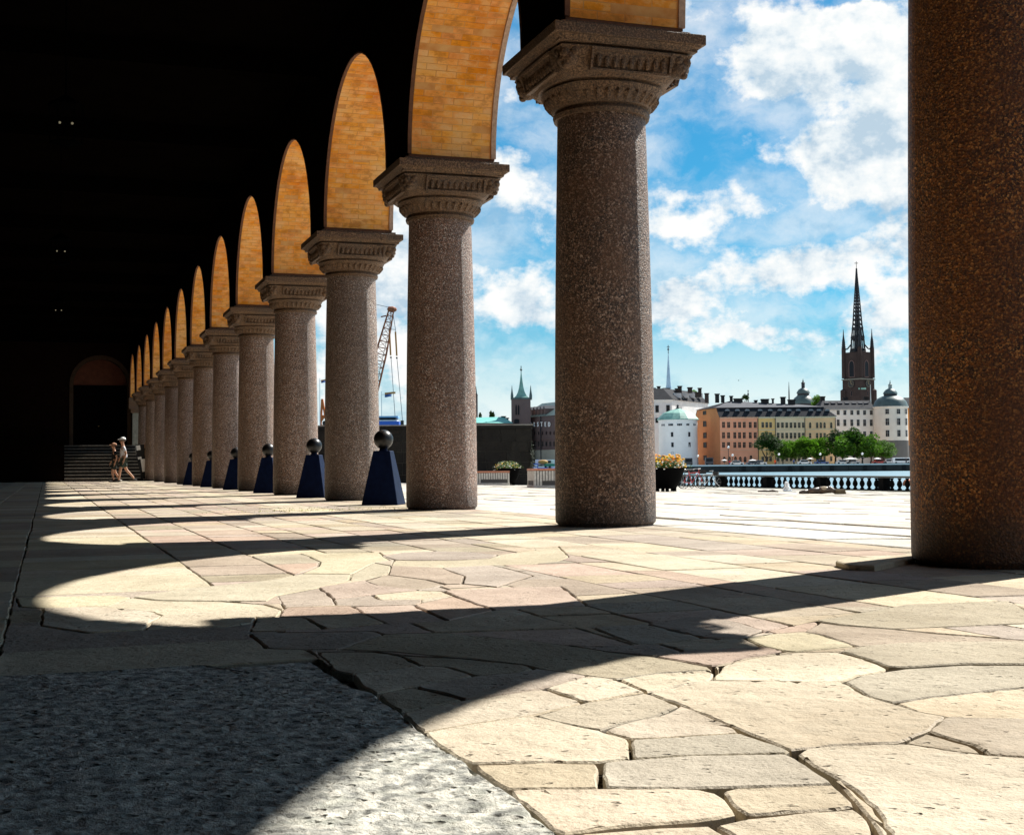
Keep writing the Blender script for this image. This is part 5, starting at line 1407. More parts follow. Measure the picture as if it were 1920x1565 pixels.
for i in range(N8):
    t = 2 * PI * i / N8 + .2; t2 = 2 * PI * (i + 1) / N8 + .2; kk = math.cos(PI / 8); tm = (t + t2) / 2
    for (y0, y1) in ((655, 634), (631, 617)):
        b.tube(sp(tm, y0, kk), sp(tm, y1, kk), .16, n=4); b.tube(sp(t, y0 - 15), sp(tm, y1 - 1, kk), .22, n=4); b.tube(sp(t2, y0 - 15), sp(tm, y1 - 1, kk), .22, n=4)
        b.tube(sp(t, y1, 1.12), sp(t, y1 - 9, 1.08), .18, .03, 4)
b.lathe([(px_(3.2), rz_(660)), (px_(2.2), rz_(618)), (px_(.8), rz_(570)), (px_(.3), rz_(503))], 8)
b.build('tracery', blk, CH)
b = MB(); b.tube((0, 0, rz_(505)), (0, 0, rz_(490)), .12, n=5); b.box((-.8, -.1, rz_(494)), (.8, .1, rz_(493))); b.build('cross', blk, CH)
b = MB()
for sx, sy in ((-1, -1), (1, -1), (1, 1), (-1, 1)):
    v = Rm45 @ Vector((sx * H2 * .97, sy * H2 * .97, rz_(655))); q = Vector((v.x * .45, v.y * .45, rz_(645))); mdl = v.lerp(q, .5) - UP * .9
    b.tube(v, mdl, .3, n=5); b.tube(mdl, q, .3, n=5)
b.build('flying_strut', blk, CH)

# --- printing-house block with the green spired tower, left
B = Bld('publishing_house', 975, 466, 1064, 432, 'dark brick building with green spired corner tower and white roof letters', 'building')
bm_ = wallm('brown violet brick', (.15, .105, .10)); L = B.L; ze = B.z(1010, 781)
zb0, zb1 = B.z(1015, 842), B.z(1015, 861)
b = MB(); b.box((0, 0, zb0), (L, 20, ze)); b.build('wall', bm_, B.root)
b = MB(); b.box((-.05, -.25, 0), (L, 20, zb0 - .02)); b.build('base', wallm('pale base storey', (.42, .40, .33)), B.root)
for py in (823, 842, 791): b = MB(); zz = B.z(1015, py); b.box((0, -.3, zz - .25), (L, -.002, zz + .05)); b.build('string_course', dk, B.root)
zt = B.z(1010, 757, 8); b = MB(); b.add([(-.3, -.4, ze), (L, -.4, ze), (L, 20, ze), (-.3, 20, ze), (1, 8, zt), (L, 8, zt), (L, 12, zt), (1, 12, zt)], [(0, 1, 5, 4), (1, 2, 6, 5), (2, 3, 7, 6), (3, 0, 4, 7), (4, 5, 6, 7)]); b.build('roof', copper_d, B.root)
for i in range(7):
    x = 3.3 + i * 2.7; b = MB(); z = ze + .8
    b.box((x - .55, .4, z), (x + .55, 3.5, z + 1.7)); b.add([(x - .8, 0.1, z + 1.7), (x, .1, z + 2.7), (x + .8, .1, z + 1.7), (x - .8, 4, z + 1.7), (x, 4, z + 2.7), (x + .8, 4, z + 1.7)], [(0, 1, 4, 3), (1, 2, 5, 4), (0, 2, 1)], 1); b.build('dormer', [dk, slate_l], B.root)
lx = [(1001.5 + (i - 4) * 7.05) for i in range(10)]
lm_ = simple('white sign letters', (.85, .85, .85), .6)
for ch, px in zip('NORSTEDTS', [lx[i] for i in range(2, 11 - 1)] + [lx[9] + 7.05]):
    if px > 1035: px += 9
    fc = bpy.data.curves.new('letter', 'FONT'); fc.body = ch; fc.size = 2.15; fc.extrude = .12; fc.align_x = 'CENTER'; fc.offset = .03; fc.materials.append(lm_)
    to = bpy.data.objects.new('letter_curve', fc); col.objects.link(to); bpy.context.view_layer.update()
    lme = bpy.data.meshes.new_from_object(to.evaluated_get(bpy.context.evaluated_depsgraph_get())); bpy.data.objects.remove(to)
    o = bpy.data.objects.new('letter', lme); col.objects.link(o); o.parent = B.root; x, z = B.at(px, 799.5, -.5); o.location = (x, -.5, z); o.rotation_euler = (PI / 2, 0, 0)
cols_ = [1003 + 7.3 * i for i in range(7)]
B.wins([(p_, 811.5, 3.2, 6.5) for p_ in cols_], W_dark); B.wins([(p_, 832, 3.0, 9) for p_ in cols_], W_sash); B.wins([(p_, 851, 3.2, 12) for p_ in cols_], W_dark)
b = MB(); x, _ = B.at(1016, 820); b.tube((x, -.4, 0), (x, -.4, ze), .16, n=6); b.build('downpipe', slate, B.root)
TW = round_root('brick_tower', 978.5, 455, 'dark brick tower with a concave green copper spire above the dark stone wall', 'tower')
rz_ = lambda py: zc(978.5, py, 455) - .15
p4 = lambda n_: plen(n_, 455)
b = MB(); b.box((-p4(19), -p4(19), 0), (p4(17), p4(17), rz_(747))); b.build('shaft', bm_, TW)
b = MB(); b.box((-p4(20), -p4(20), rz_(749)), (p4(19), p4(19), rz_(746.2))); b.build('cornice', copper_d, TW)
b = MB()
pr = [(16, 746), (11.5, 742), (7.5, 735), (4.8, 726), (2.8, 714), (1.2, 702), (.6, 696)]
b.lathe([(p4(r) * 1.2, rz_(y)) for r, y in pr], 4, a0=PI / 4); b.build('spire', copper, TW)
b = MB(); b.tube((0, 0, rz_(697)), (0, 0, rz_(686)), .15, n=6); b.ball((0, 0, rz_(693)), .4, 8, 6); b.build('vane', copper_d, TW)
for sx in (-1, 1):
    for sy in (-1, 1):
        b = MB(); b.lathe([(p4(2.6), rz_(749)), (p4(2.6), rz_(742)), (p4(1.2), rz_(733)), (p4(.2), rz_(723))], 8, c=(sx * p4(17.5), sy * p4(17.5), 0)); b.build('corner_spirelet', copper_d, TW)
for px in (968.5, 973): inst('window', W_dark, TW, (p4(px - 978.5), -p4(19) - .02, rz_(769)), s=(.55, 1, 3.6))
inst('window', W_dark, TW, (p4(-9), -p4(19) - .02, rz_(790)), s=(2.0, 1, 1.6))
turret('distant_turret', 893.5, 620, [('shaft', 'k', [(3, 862), (3, 742), (3.6, 741), (2.4, 738)]), ('cap', 'd', [(2.2, 738), (1.6, 734), (.3, 724)])], 'thin dark turret at the edge of the third column', mats_, n=8)
B = Bld('green_roofed_shed', 884, 440, 962, 448, 'low building with a turquoise copper roof above the dark stone wall', 'building')
b = MB(); ze = B.z(930, 793); b.box((0, 0, 0), (B.L, 12, ze)); b.build('wall', dk, B.root)
zt = B.z(930, 784, 6); b = MB(); b.add([(0, -.4, ze), (B.L, -.4, ze), (B.L, 12, ze), (0, 12, ze), (0, 6, zt), (B.L, 6, zt + .5)], [(0, 1, 5, 4), (2, 3, 4, 5), (0, 4, 3), (1, 2, 5)]); b.build('roof', simple('bright copper', (.12, .40, .36), .5), B.root)
chimneys(B, [(944, 780, 786, 5), (951, 783, 786, 3)], 6)
for i, (px, pt, pb_, wd) in enumerate([(901, 773, 786, 4), (921, 770, 786, 4.5), (925.5, 772, 786, 4)]):
    w = 500; o = round_root('cypress_tree', px, w, ['small dark pointed tree over the turquoise roof, leftmost', 'taller dark pointed tree over the turquoise roof, left of a close pair', 'dark pointed tree over the turquoise roof, right of a close pair'][i], 'tree')
    o['group'] = 'dark pointed trees over the turquoise roof'
    zt = zc(px, pt, w) - .15; b = MB(); leafcloud(b, (0, 0, zt - plen(8, w)), plen(wd / 2 + .6, w), plen(wd / 2, w), plen(8, w), 260, .35, random.Random(i), 0, 0); b.build('crown', leafd, o)
    b = MB(); b.tube((0, 0, 0), (0, 0, zt - plen(10, w)), .3, n=6); b.build('trunk', trunkm, o)

# ------------------------------------------------------------------ dark garden wall of big stone blocks
B = Bld('dark_stone_wall', 590, 79, 1000, 80, 'dark garden wall of large stone blocks behind the planter and benches', 'wall', z0=-.65)
zt = B.z(900, 795.5); L = B.L; n = 5
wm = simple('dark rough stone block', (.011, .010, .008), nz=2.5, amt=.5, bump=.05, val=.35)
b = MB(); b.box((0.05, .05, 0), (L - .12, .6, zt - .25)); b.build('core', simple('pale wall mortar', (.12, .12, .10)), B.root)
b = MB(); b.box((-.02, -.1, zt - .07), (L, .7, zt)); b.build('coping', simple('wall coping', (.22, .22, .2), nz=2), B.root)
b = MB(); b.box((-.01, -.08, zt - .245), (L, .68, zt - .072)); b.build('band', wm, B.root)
rw_ = random.Random(2); hrow = [.0, .72, 1.42, 2.05, 2.62, zt - .25]
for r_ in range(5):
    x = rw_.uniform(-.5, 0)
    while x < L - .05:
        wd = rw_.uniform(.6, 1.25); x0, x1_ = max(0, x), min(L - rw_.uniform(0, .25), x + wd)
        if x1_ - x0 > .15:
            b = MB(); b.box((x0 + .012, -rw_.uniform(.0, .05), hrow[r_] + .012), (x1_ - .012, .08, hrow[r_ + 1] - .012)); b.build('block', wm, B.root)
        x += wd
# ivy nibbling at the free end
b = MB(); leafcloud(b, (L - .1, .2, 1.5), .2, .45, 1.2, 420, .07, random.Random(8), 0, .2); tag(b.build('ivy', simple('dark ivy leaves', (.012, .02, .008), .7, .2), p=B.A, rz=B.rz), 'dark ivy hanging on the right end of the stone wall', 'ivy')

# ------------------------------------------------------------------ balustrade along the water
BX_ = 48.0; bz = plz(BX_)
bs = simple('weathered dark balustrade stone', (.009, .0085, .008), .9, .02, nz=3, amt=.5, bump=.02)
BR = empty('balustrade', (BX_, 92, bz)); tag(BR, 'dark stone balustrade with bulging balusters along the water', 'balustrade')
P0 = 70.98; PS = 7.03
b = MB(); b.lathe([(.13, .10), (.13, .16), (.085, .19), (.075, .22), (.15, .36), (.165, .44), (.13, .56), (.07, .68), (.085, .72), (.12, .75), (.12, .79)], 10)
tmp = b.build('baluster', bs, smooth=True); bme = tmp.data; bpy.data.objects.remove(tmp)
b = MB(); b.box((-.26, -.26, 0), (.26, .26, .80)); b.box((-.3, -.3, 0), (.3, .3, .1)); tmp = b.build('pedestal', bs); pme = tmp.data; bpy.data.objects.remove(tmp)
for k in range(-2, 8):
    y = P0 + k * PS - 92; inst('pedestal', pme, BR, (0, y, 0))
    if k < 7:
        for i in range(8): inst('baluster', bme, BR, (0, y + .42 + (i + .5) * (PS - .84) / 8, 0))
yA, yB_ = P0 - 2 * PS - 92 - .3, P0 + 7 * PS - 92 + .3
b = MB(); b.box((-.24, yA, .803), (.24, yB_, .92)); b.build('rail', simple('lighter rail stone', (.10, .10, .09), nz=3), BR, bevel=.02)  # rail lighter than the balusters
b = MB(); b.box((-.22, yA + .1, -.02), (.22, yB_ - .1, .097)); b.build('plinth', bs, BR)
# gravel and low grass at its foot
b = MB(); vs = [(46.6, 40, plz(46.6) + .012), (47.72, 40, plz(47.72) + .012), (47.72, 125, plz(47.72) + .012), (46.6, 125, plz(46.6) + .012)]; b.add(vs, [(0, 1, 2, 3)])
tag(b.build('gravel_strip', simple('pale gravel with moss', (.50, .50, .38), nz=3, amt=.3)), kind='structure')

# fountain jet and lying bronze on the plaza
p = gpl(1475, 922)
fo = empty('fountain_jet', (p.x, p.y, plz(p.x))); tag(fo, 'small foaming white fountain jet on the pale plaza', 'fountain')
s = NM('white foam', .4, .4); s.col((.85, .88, .9)); s.b.inputs['Subsurface Weight'].default_value = 0; foam = s.mat
b = MB(); rg_ = random.Random(1)
for i in range(170):
    t = rg_.uniform(0, 2 * PI); h_ = rg_.random() ** 1.3; rr = rg_.uniform(0, .22) * (1.1 - h_ * .85); b.ball((rr * math.cos(t), rr * math.sin(t), .03 + h_ * .40), rg_.uniform(.015, .045), 6, 4)
b.build('water_jet', foam, fo, smooth=True)
b = MB(); b.lathe([(.42, -.01), (.42, .02), (.36, .03), (.3, .012)], 20); b.build('basin_rim', simple('wet stone', (.3, .3, .28), .3), fo, smooth=2)
p = gpl(1545, 926)
brz = simple('brown weathered bronze', (.085, .055, .035), .45, .5, nz=4, amt=.6, bump=.03); brz_l = simple('pale worn driftwood', (.42, .34, .24), nz=4, amt=.4)
def blob(mbb, segs, n=10):
    for (p0, r0, p1, r1) in segs:
        mbb.tube(p0, p1, r0, r1, n, caps=True); mbb.ball(p0, r0, n, 6); mbb.ball(p1, r1, n, 6)
sc_ = empty('reclining_sculpture', (p.x, p.y, plz(p.x)), -TH); tag(sc_, 'low dark brown reclining sculpture lying on the pale plaza', 'sculpture')
b = MB(); blob(b, [((-.1, .1, .14), .13, (-.55, .15, .1), .09), ((-.55, .15, .1), .09, (-.85, .1, .06), .06), ((-.1, .1, .14), .14, (.25, .05, .16), .12), ((.2, .05, .2), .1, (.42, .0, .09), .08)])
b.build('body', brz, sc_, smooth=True)
b = MB(); b.ball((.02, .05, .2), .11, 12, 8, sc=(1.5, 1, .8)); b.build('head', brz_l, sc_, smooth=True)
b = MB(); b.box((.38, -.15, 0), (.8, .1, .17), taper=.8); b.build('block', simple('brown plinth block', (.12, .09, .05), nz=5, amt=.4), sc_, bevel=.03)
p = gpl(1438, 922)
b = MB(); blob(b, [((-.35, 0, .03), .035, (.2, 0, .05), .05), ((.2, 0, .05), .05, (.45, 0, .02), .03)]); tag(b.build('low_bronze', brz, p=(p.x, p.y, plz(p.x)), rz=-TH, smooth=True), 'flat dark bronze piece lying left of the fountain jet', 'sculpture')

# ------------------------------------------------------------------ bicycles leaning near the balustrade
def bicycle(fc, lab, px, py, rz):
    p = gpl(px, py); r_ = empty('bicycle', (p.x, p.y, plz(p.x)), rz); tag(r_, lab, 'bicycle', 'bicycles parked by the balustrade')
    tm_ = simple('bike tyre', (.02, .02, .02)); fm = simple('bike frame paint', fc, .35, .5); st = simple('bike alloy', (.5, .5, .5), .3, .5, metal=1)
    for x in (-.53, .53):
        b = MB(); k = 20; c = (x, 0, .34); vs = []
        for i in range(k):
            t = 2 * PI * i / k
            for j in range(5): a = 2 * PI * j / 5; rr = .33 + .018 * math.cos(a); vs.append((x + rr * math.cos(t), .018 * math.sin(a), .34 + rr * math.sin(t)))
        b.add(vs, [(i * 5 + j, i * 5 + (j + 1) % 5, ((i + 1) % k) * 5 + (j + 1) % 5, ((i + 1) % k) * 5 + j) for i in range(k) for j in range(5)])
        w_ = b.build('wheel', tm_, r_)
        b = MB(); b.tube((x, -.03, .34), (x, .03, .34), .03, n=6)
        for i in range(8): t = 2 * PI * i / 8; b.tube((x, 0, .34), (x + .32 * math.cos(t), 0, .34 + .32 * math.sin(t)), .006, n=3)
        b.build('spokes', st, w_)
    b = MB(); bb_, st_, hd = (-.06, 0, .3), (-.2, 0, .82), (.36, 0, .86)
    for a, c in ((bb_, st_), (bb_, hd), (st_, hd), (st_, (-.53, 0, .34)), (bb_, (-.53, 0, .34)), (hd, (.53, 0, .34)), (hd, (.34, 0, 1.0)), (st_, (-.22, 0, .93))): b.tube(a, c, .018, n=6)
    b.build('frame', fm, r_)
    b = MB(); b.tube((.34, -.28, 1.05), (.34, .28, 1.05), .014, n=6); b.tube((.34, 0, 1.0), (.34, 0, 1.05), .016, n=6); b.tube((.34, -.28, 1.05), (.2, -.3, 1.04), .016, n=6); b.tube((.34, .28, 1.05), (.2, .3, 1.04), .016, n=6); b.build('handlebar', st, r_)
    b = MB(); b.box((-.36, -.07, .93), (-.1, .07, .99), taper=.8); b.build('saddle', tm_, r_, bevel=.01)
    b = MB(); b.box((.42, -.15, .78), (.7, .15, .98), taper=1.15); b.build('basket', tm_, r_)
bicycle((.45, .02, .03), 'red bicycle parked just right of the yellow flower planter', 1299, 916, -TH + .25)
bicycle((.6, .6, .6), 'silver bicycle parked in front of the balustrade, right of the red one', 1326, 914.5, -TH - .35)
bicycle((.03, .03, .04), 'black bicycle leaning between the red one and the planter', 1288, 915, -TH + .9)

# ------------------------------------------------------------------ things on the far quay
lampm = simple('lamp post green black', (.02, .03, .03)); globe = simple('white lamp globe', (.85, .85, .83), .3, .5)
def lamp(px, py, w, lab):
    o = round_root('street_lamp', px, w, lab, 'street lamp', z0=.2); o['group'] = 'globe lamps along the far quay'; h = zc(px, py, w) - .2
    b = MB(); b.tube((0, 0, 0), (0, 0, h), .09, .06, 6); b.build('post', lampm, o); b = MB(); b.ball((0, 0, h), .36, 10, 8); b.build('globe', globe, o, smooth=True)
for i, (px, py, w, t) in enumerate([(1366, 838, 404, 'tall globe lamp on the quay before the pink wall, higher of two'), (1373.5, 853, 404, 'short globe lamp on the quay before the pink wall'), (1308.5, 854.5, 406, 'globe lamp between the round white tower and the orange gable'), (1460.5, 851.5, 404, 'globe lamp right of the big dark quay tree'),
                                  (1538, 851, 404, 'globe lamp under the middle quay trees'), (1617, 850.5, 404, 'globe lamp under the tallest quay trees')]): lamp(px, py, w, t)
def vehicle(px, w, Lm, H, c, lab, kind='van', cat='van'):
    o = round_root('parked_' + kind, px, w, lab, cat, z0=.2); o['group'] = 'vehicles parked on the far quay'
    pm = simple('vehicle paint', c, .35, .5); b = MB()
    if kind == 'van': b.box((-Lm / 2, -.9, .35), (Lm / 2, .9, H), taper=.94)
    else: b.box((-Lm / 2, -.85, .35), (Lm / 2, .85, .85), taper=.97); b.box((-Lm * .33, -.75, .851), (Lm * .28, .75, H), taper=.78)
    b.build('body', pm, o, bevel=.06)
    b = MB()
    if kind == 'van': b.box((-Lm * .38, -.93, H * .52), (Lm * .38, -.89, H * .86))
    else: b.box((-Lm * .28, -.775, .9), (Lm * .23, -.70, H - .1))
    b.build('window', glassm, o)
    for s_ in (-1, 1): b = MB(); b.tube((s_ * Lm * .33, -.95, .33), (s_ * Lm * .33, -.7, .33), .33, n=12); b.build('wheel', simple('vehicle tyre', (.015, .015, .015)), o)
vehicle(1290.5, 408, 2.4, 2.3, (.03, .03, .04), 'small dark van on the quay at the foot of the round white tower')
vehicle(1329.5, 408, 2.4, 2.4, (.03, .03, .04), 'dark van on the quay below the orange gable')
for i, (px, c, lab) in enumerate([(1381, (.7, .7, .7), 'white car parked before the arched ground floor of the pink house'), (1412, (.15, .18, .22), 'dark car parked left of the big dark tree on the quay'), (1424, (.72, .72, .72), 'pale car parked behind the trunk of the big dark quay tree'), (1508, (.7, .72, .74), 'white car under the fourth quay tree'), (1540, (.05, .1, .25), 'blue car under the globe lamp of the middle quay trees'),
                                  (1580, (.7, .7, .7), 'white car under the first window of the white palace'), (1598, (.4, .4, .42), 'silver car under the tallest quay tree'), (1648, (.35, .04, .03), 'red car near the end of the quay tree row'), (1668, (.75, .75, .75), 'white car in front of the grey tower foot')]):
    vehicle(px, 406, 4.2, 1.45, c, lab, 'car', 'car')
vehicle(1690, 404, 5.5, 1.9, (.75, .76, .78), 'white van at the right end of the far quay')
for i, (px, wd, lab) in enumerate([(1358, 11, 'white parasol on the quay at the left end of the pink house'), (1411, 15, 'white parasol on the quay left of the big dark tree'), (1519, 12, 'white parasol below the cream houses'), (1595, 26, 'widest white parasol roof on the quay, under the tall trees'), (1645, 14, 'white parasol near the last quay tree')]):
    w = 404; o = round_root('parasol', px, w, lab, 'parasol', z0=.2); o['group'] = 'white parasols on the far quay'; r_ = plen(wd / 2, w); zt = zc(px, 862.5 if px < 1500 else 859.5, w) - .2
    b = MB(); b.lathe([(r_, zt - .15), (r_, zt - .05), (.1, zt + .25)], 8, sy=.8); b.build('canopy', simple('white canvas', (.8, .8, .78)), o); b = MB(); b.tube((0, 0, 0), (0, 0, zt), .05, n=6); b.build('pole', lampm, o)

# people and railings far away, as small figures
def far_person(px, w, h, cs, ct, lab, z0=.2):
    o = round_root('person', px, w, lab, 'person', z0=z0)
    b = MB(); b.tube((-.09, 0, 0), (-.08, 0, h * .48), .06, .09, 8); b.tube((.1, .1, 0), (.08, 0, h * .48), .06, .09, 8); b.build('trousers', simple('far trousers', ct), o, smooth=True)
    b = MB(); b.lathe([(.14, h * .45), (.19, h * .55), (.23, h * .78), (.09, h * .83), (.05, h * .86)], 10, sy=.65)
    for s_ in (-1, 1): b.tube((s_ * .22, 0, h * .79), (s_ * .27, -.05, h * .48), .055, .04, 6)
    b.build('shirt', simple('far shirt', cs), o, smooth=True)
    b = MB(); b.ball((0, 0, h * .92), .12, 10, 8, sc=(.85, 1, 1.15)); b.build('head', simple('far skin', (.45, .28, .2)), o, smooth=True)
far_person(1453, 403, 1.8, (.8, .12, .03), (.3, .05, .03), 'person in orange standing on the quay between the trees')
far_person(1368, 403, 1.8, (.35, .03, .04), (.05, .06, .15), 'person in a dark red top standing below the lamps of the pink house')
far_person(1699, 403, 1.85, (.05, .05, .06), (.04, .04, .05), 'person in black standing at the right end of the quay')
far_person(1488, 403, 1.75, (.05, .08, .2), (.04, .04, .05), 'person in a blue top on the quay below the third tree')

# orange buoy
p = turn(U(1703, 140), 140, -1.8)
b = MB(); b.lathe([(.3, -.2), (.6, .0), (.62, .25), (.45, .55), (.15, .68), (.02, .7)], 16); b.box((.3, -.1, 0), (1.05, .1, .12))
tag(b.build('buoy', simple('rust orange plastic', (.50, .12, .03), .5, nz=3), p=tuple(p), smooth=2), 'round rust orange buoy floating at the right, just above the balustrade', 'buoy')
# gull
p = turn(U(1387, 200), 200, zc(1387, 713, 200)); b = MB()
b.ball((0, 0, 0), .1, 8, 6, sc=(2.2, .8, .8)); b.add([(-.08, 0, .03), (.1, 0, .03), (.05, .3, .22), (-.05, .5, .3)], [(0, 1, 2, 3)]); b.add([(-.08, 0, .03), (.1, 0, .03), (.05, -.28, .22), (-.05, -.45, .34)], [(3, 2, 1, 0)]); b.add([(-.2, 0, 0), (-.38, .06, 0), (-.38, -.06, 0)], [(0, 1, 2)])
tag(b.build('gull', simple('grey gull feathers', (.10, .14, .14)), p=tuple(p), rz=1.1), 'small dark gull flying over the roofs', 'bird')

# blue and white harbour kiosks and boat between column and wall
B = Bld('harbour_boat', 1000, 150, 1040, 150, 'blue and white boat with green awning moored beyond the bench', 'boat', z0=-1.85)
def fb(nm, px0, py0, px1, py1, y0, y1, mat):
    x0, z1_ = B.at(px0, py0, y0); x1_, z0_ = B.at(px1, py1, y0); b = MB(); b.box((x0, y0, z0_), (x1_, y1, z1_)); return b.build(nm, mat, B.root)
blu = simple('boat blue', (.04, .12, .50), .4); whp = simple('boat white', (.75, .76, .78), .4); grn = simple('awning green', (.02, .22, .12), .6); awn = simple('ochre awning', (.45, .25, .06), .6)
b = MB(); x1_, zt = B.at(1045, 880.5); b.add([(0.2, 0, 0), (x1_, 0, 0), (x1_, 3, 0), (.2, 3, 0), (-.2, -.3, zt), (x1_ + .4, -.3, zt), (x1_ + .4, 3.3, zt), (-.2, 3.3, zt)], [(0, 3, 2, 1), (4, 5, 6, 7), (0, 1, 5, 4), (1, 2, 6, 5), (2, 3, 7, 6), (3, 0, 4, 7)]); b.build('hull', blu, B.root)
fb('cabin', 999.5, 869, 1009, 880.3, .1, 2, blu); fb('cabin_panel', 1001, 871, 1007.5, 874, .05, .095, whp); fb('cabin_panel', 1001, 875.5, 1007.5, 878.5, .05, .095, whp)
fb('upper_cabin', 1004, 861.5, 1040, 870, 1.2, 2.6, whp); fb('window', 1015, 863.5, 1020, 867.5, 1.1, 1.19, glassm); fb('window', 1027, 863.5, 1033, 867.5, 1.1, 1.19, glassm)
fb('green_awning', 1021, 869.5, 1040, 873.5, .3, 1.5, grn); fb('deck_cloth', 1009.5, 876.5, 1026, 880.2, .2, 1, blu); fb('side_panel', 1021, 875, 1040, 880.3, 1.05, 1.1, whp)
b = MB(); x, z = B.at(1018, 866, .6); b.ball((x, .6, z), .35, 10, 6, sc=(1.6, .8, .7)); b.build('ochre_canopy', awn, B.root, smooth=True)
for px in (1006.5, 1023, 1031):
    x, z = B.at(px, 880, .5); b = MB(); b.tube((x, .5, z), (x, .5, z + .55), .1, .14, 8); b.build('deck_post', simple('dark fitting', (.02, .02, .02)), B.root)

# ------------------------------------------------------------------ crane barge behind the wall
rust = simple('rust orange crane steel', (.30, .085, .03), .6, nz=.8, amt=.5); cab = simple('steel cable', (.12, .12, .13), .5); tubo = simple('ochre tube', (.45, .20, .05), .6)
WK = 300
def cp(px, py, dy=0): u, w, z = loc(px, py, WK + dy); P = RT * u + F0 * w; return Vector((P.x, P.y, z))
base = cp(676, 868); base.z = -1.8
CRN = empty('crane', base); tag(CRN, 'rusty orange lattice crane jib with hanging cables, seen beside the fourth column', 'crane')
def ct(b, a, c, r_, n=5): b.tube(a - base, c - base, r_, n=n)
b = MB(); b.box((-7, -5, 0), (7, 9, 1.3)); b.build('barge', blu, CRN, rz=-TH)
b = MB(); b.box((-2.5, -1.5, 1.31), (2.5, 3, 6.0)); b.build('cabin', rust, CRN, rz=-TH)
f0 = cp(672, 845); f1 = cp(734, 580)
f1b = f1; ax = (f1 - f0).normalized(); sd = ax.cross(F0).normalized()
b = MB(); NS = 22
pts = []
for i in range(NS + 1):
    t = i / NS; c = f0.lerp(f1, t); hw = 1.15 * (1 - .55 * max(0, (t - .7) / .3)) * (min(1, .4 + t * 3)); dp = .9 * (1 - .5 * max(0, (t - .7) / .3))
    pts.append([c + sd * hw + F0 * dp, c - sd * hw + F0 * dp, c - sd * hw - F0 * dp, c + sd * hw - F0 * dp])
for i in range(NS):
    for k in range(4):
        ct(b, pts[i][k], pts[i + 1][k], .11); ct(b, pts[i][k], pts[i][(k + 1) % 4], .07, 4)
        ct(b, pts[i][k] if i % 2 else pts[i][(k + 1) % 4], pts[i + 1][(k + 1) % 4] if i % 2 else pts[i + 1][k], .07, 4)
b.build('jib', rust, CRN)
b = MB(); hd = cp(735, 580); b.ball(hd - base, .75, 10, 6, sc=(1.5, .8, .9)); ct(b, cp(728, 576), cp(738, 581), .28); ct(b, cp(714, 594), cp(724, 592), .15); b.build('jib_head', rust, CRN)
b = MB()
for a, c in [((737, 583), (738, 596)), ((738, 596), (741.5, 617)), ((730, 617), (741.5, 618)), ((733, 668), (741.5, 792)), ((744, 669), (755, 792)), ((727, 630), (713, 690)), ((713, 690), (700, 760)), ((728, 576), (702, 570)), ((741.5, 617), (742, 624)), ((733, 582), (730, 622))]: ct(b, cp(*a), cp(*c), .07, 4)
b.build('cable', cab, CRN)
for a, c in [((730, 619), (732.5, 666)), ((741.5, 622), (744, 667))]: b = MB(); ct(b, cp(*a), cp(*c), .19, 8); b.build('tube', tubo, CRN)
for a in ((733, 670), (744, 671)): b = MB(); b.ball(cp(*a) - base, .22, 8, 6); b.build('shackle', simple('dark shackle', (.03, .03, .03)), CRN)
for (pt_, lab, px0) in [((606, 752), 'rusty orange crane frame showing between the fifth and fourth columns', 609)]:
    b0 = cp(609, 868); b0.z = -1.8; C2 = empty('orange_crane', b0); tag(C2, lab, 'crane')
    b = MB()
    for a, c in [((604, 748), (601, 802)), ((604, 748), (614, 802)), ((603, 765), (607.5, 765)), ((602, 780), (611, 780)), ((601.5, 790), (611, 776)), ((601, 798), (613, 798)), ((606, 790), (616, 797)), ((601, 802), (600, 845)), ((614, 802), (616, 845)), ((600, 845), (616, 845))]: b.tube(cp(*a) - b0, cp(*c) - b0, .26, n=5)
    b.build('frame', simple('bright crane orange', (.55, .14, .03), .6), C2)
    b = MB(); q = cp(609, 793) - b0; b.tube(q - F0 * .4, q + F0 * .4, .5, n=12); b.build('winch', simple('dark winch', (.03, .03, .03)), C2)
    b = MB(); b.box((-4, -3, 0), (4, 3, cp(609, 846).z + 1.8)); b.build('pontoon', rust, C2, rz=-TH)
# flags
def flag(px, py, wpx, hpx, w, lab, polex):
    P = turn(U(polex, w), w, -1.8); o = empty('flag', P, -TH); tag(o, lab, 'flag', 'blue and orange flags by the cranes'); u0 = U(polex, w)
    b = MB(); zt = zc(polex, py - 3, w) + 1.8; b.tube((0, 0, 0), (0, 0, zt + .3), .12, .07, 6); b.build('pole', m_white, o)
    x0 = U(px, w) - u0; W__ = plen(wpx, w); H__ = plen(hpx, w)
    b = MB(); b.tube((0, 0, zt - H__ * .4), (x0, 0, zt - H__ * .4), .07, n=5); b.build('arm', m_white, o)
    for j, (a, c, mat) in enumerate([(0, .42, rust), (.42, 1, blu)]):
        b = MB(); n = 8; vs = []
        for i in range(n + 1):
            t = i / n; yy = .35 * math.sin(t * 7); dz = -.25 * H__ * 0 + .18 * H__ * t
            ww = t * W__ * (1 if j == 0 else .62)
            vs += [(x0 + ww, yy, zt - a * H__ + dz), (x0 + ww, yy, zt - c * H__ + dz), (x0 + ww, yy + .03, zt - c * H__ + dz), (x0 + ww, yy + .03, zt - a * H__ + dz)]
        b.add(vs, [(4 * i + k, 4 * i + (k + 1) % 4, 4 * i + 4 + (k + 1) % 4, 4 * i + 4 + k) for i in range(n) for k in range(4)] + [(0, 1, 2, 3), (4 * n + 3, 4 * n + 2, 4 * n + 1, 4 * n)])
        b.build('flag_stripe', tubo if j == 0 else simple('flag blue', (.06, .12, .30)), o)
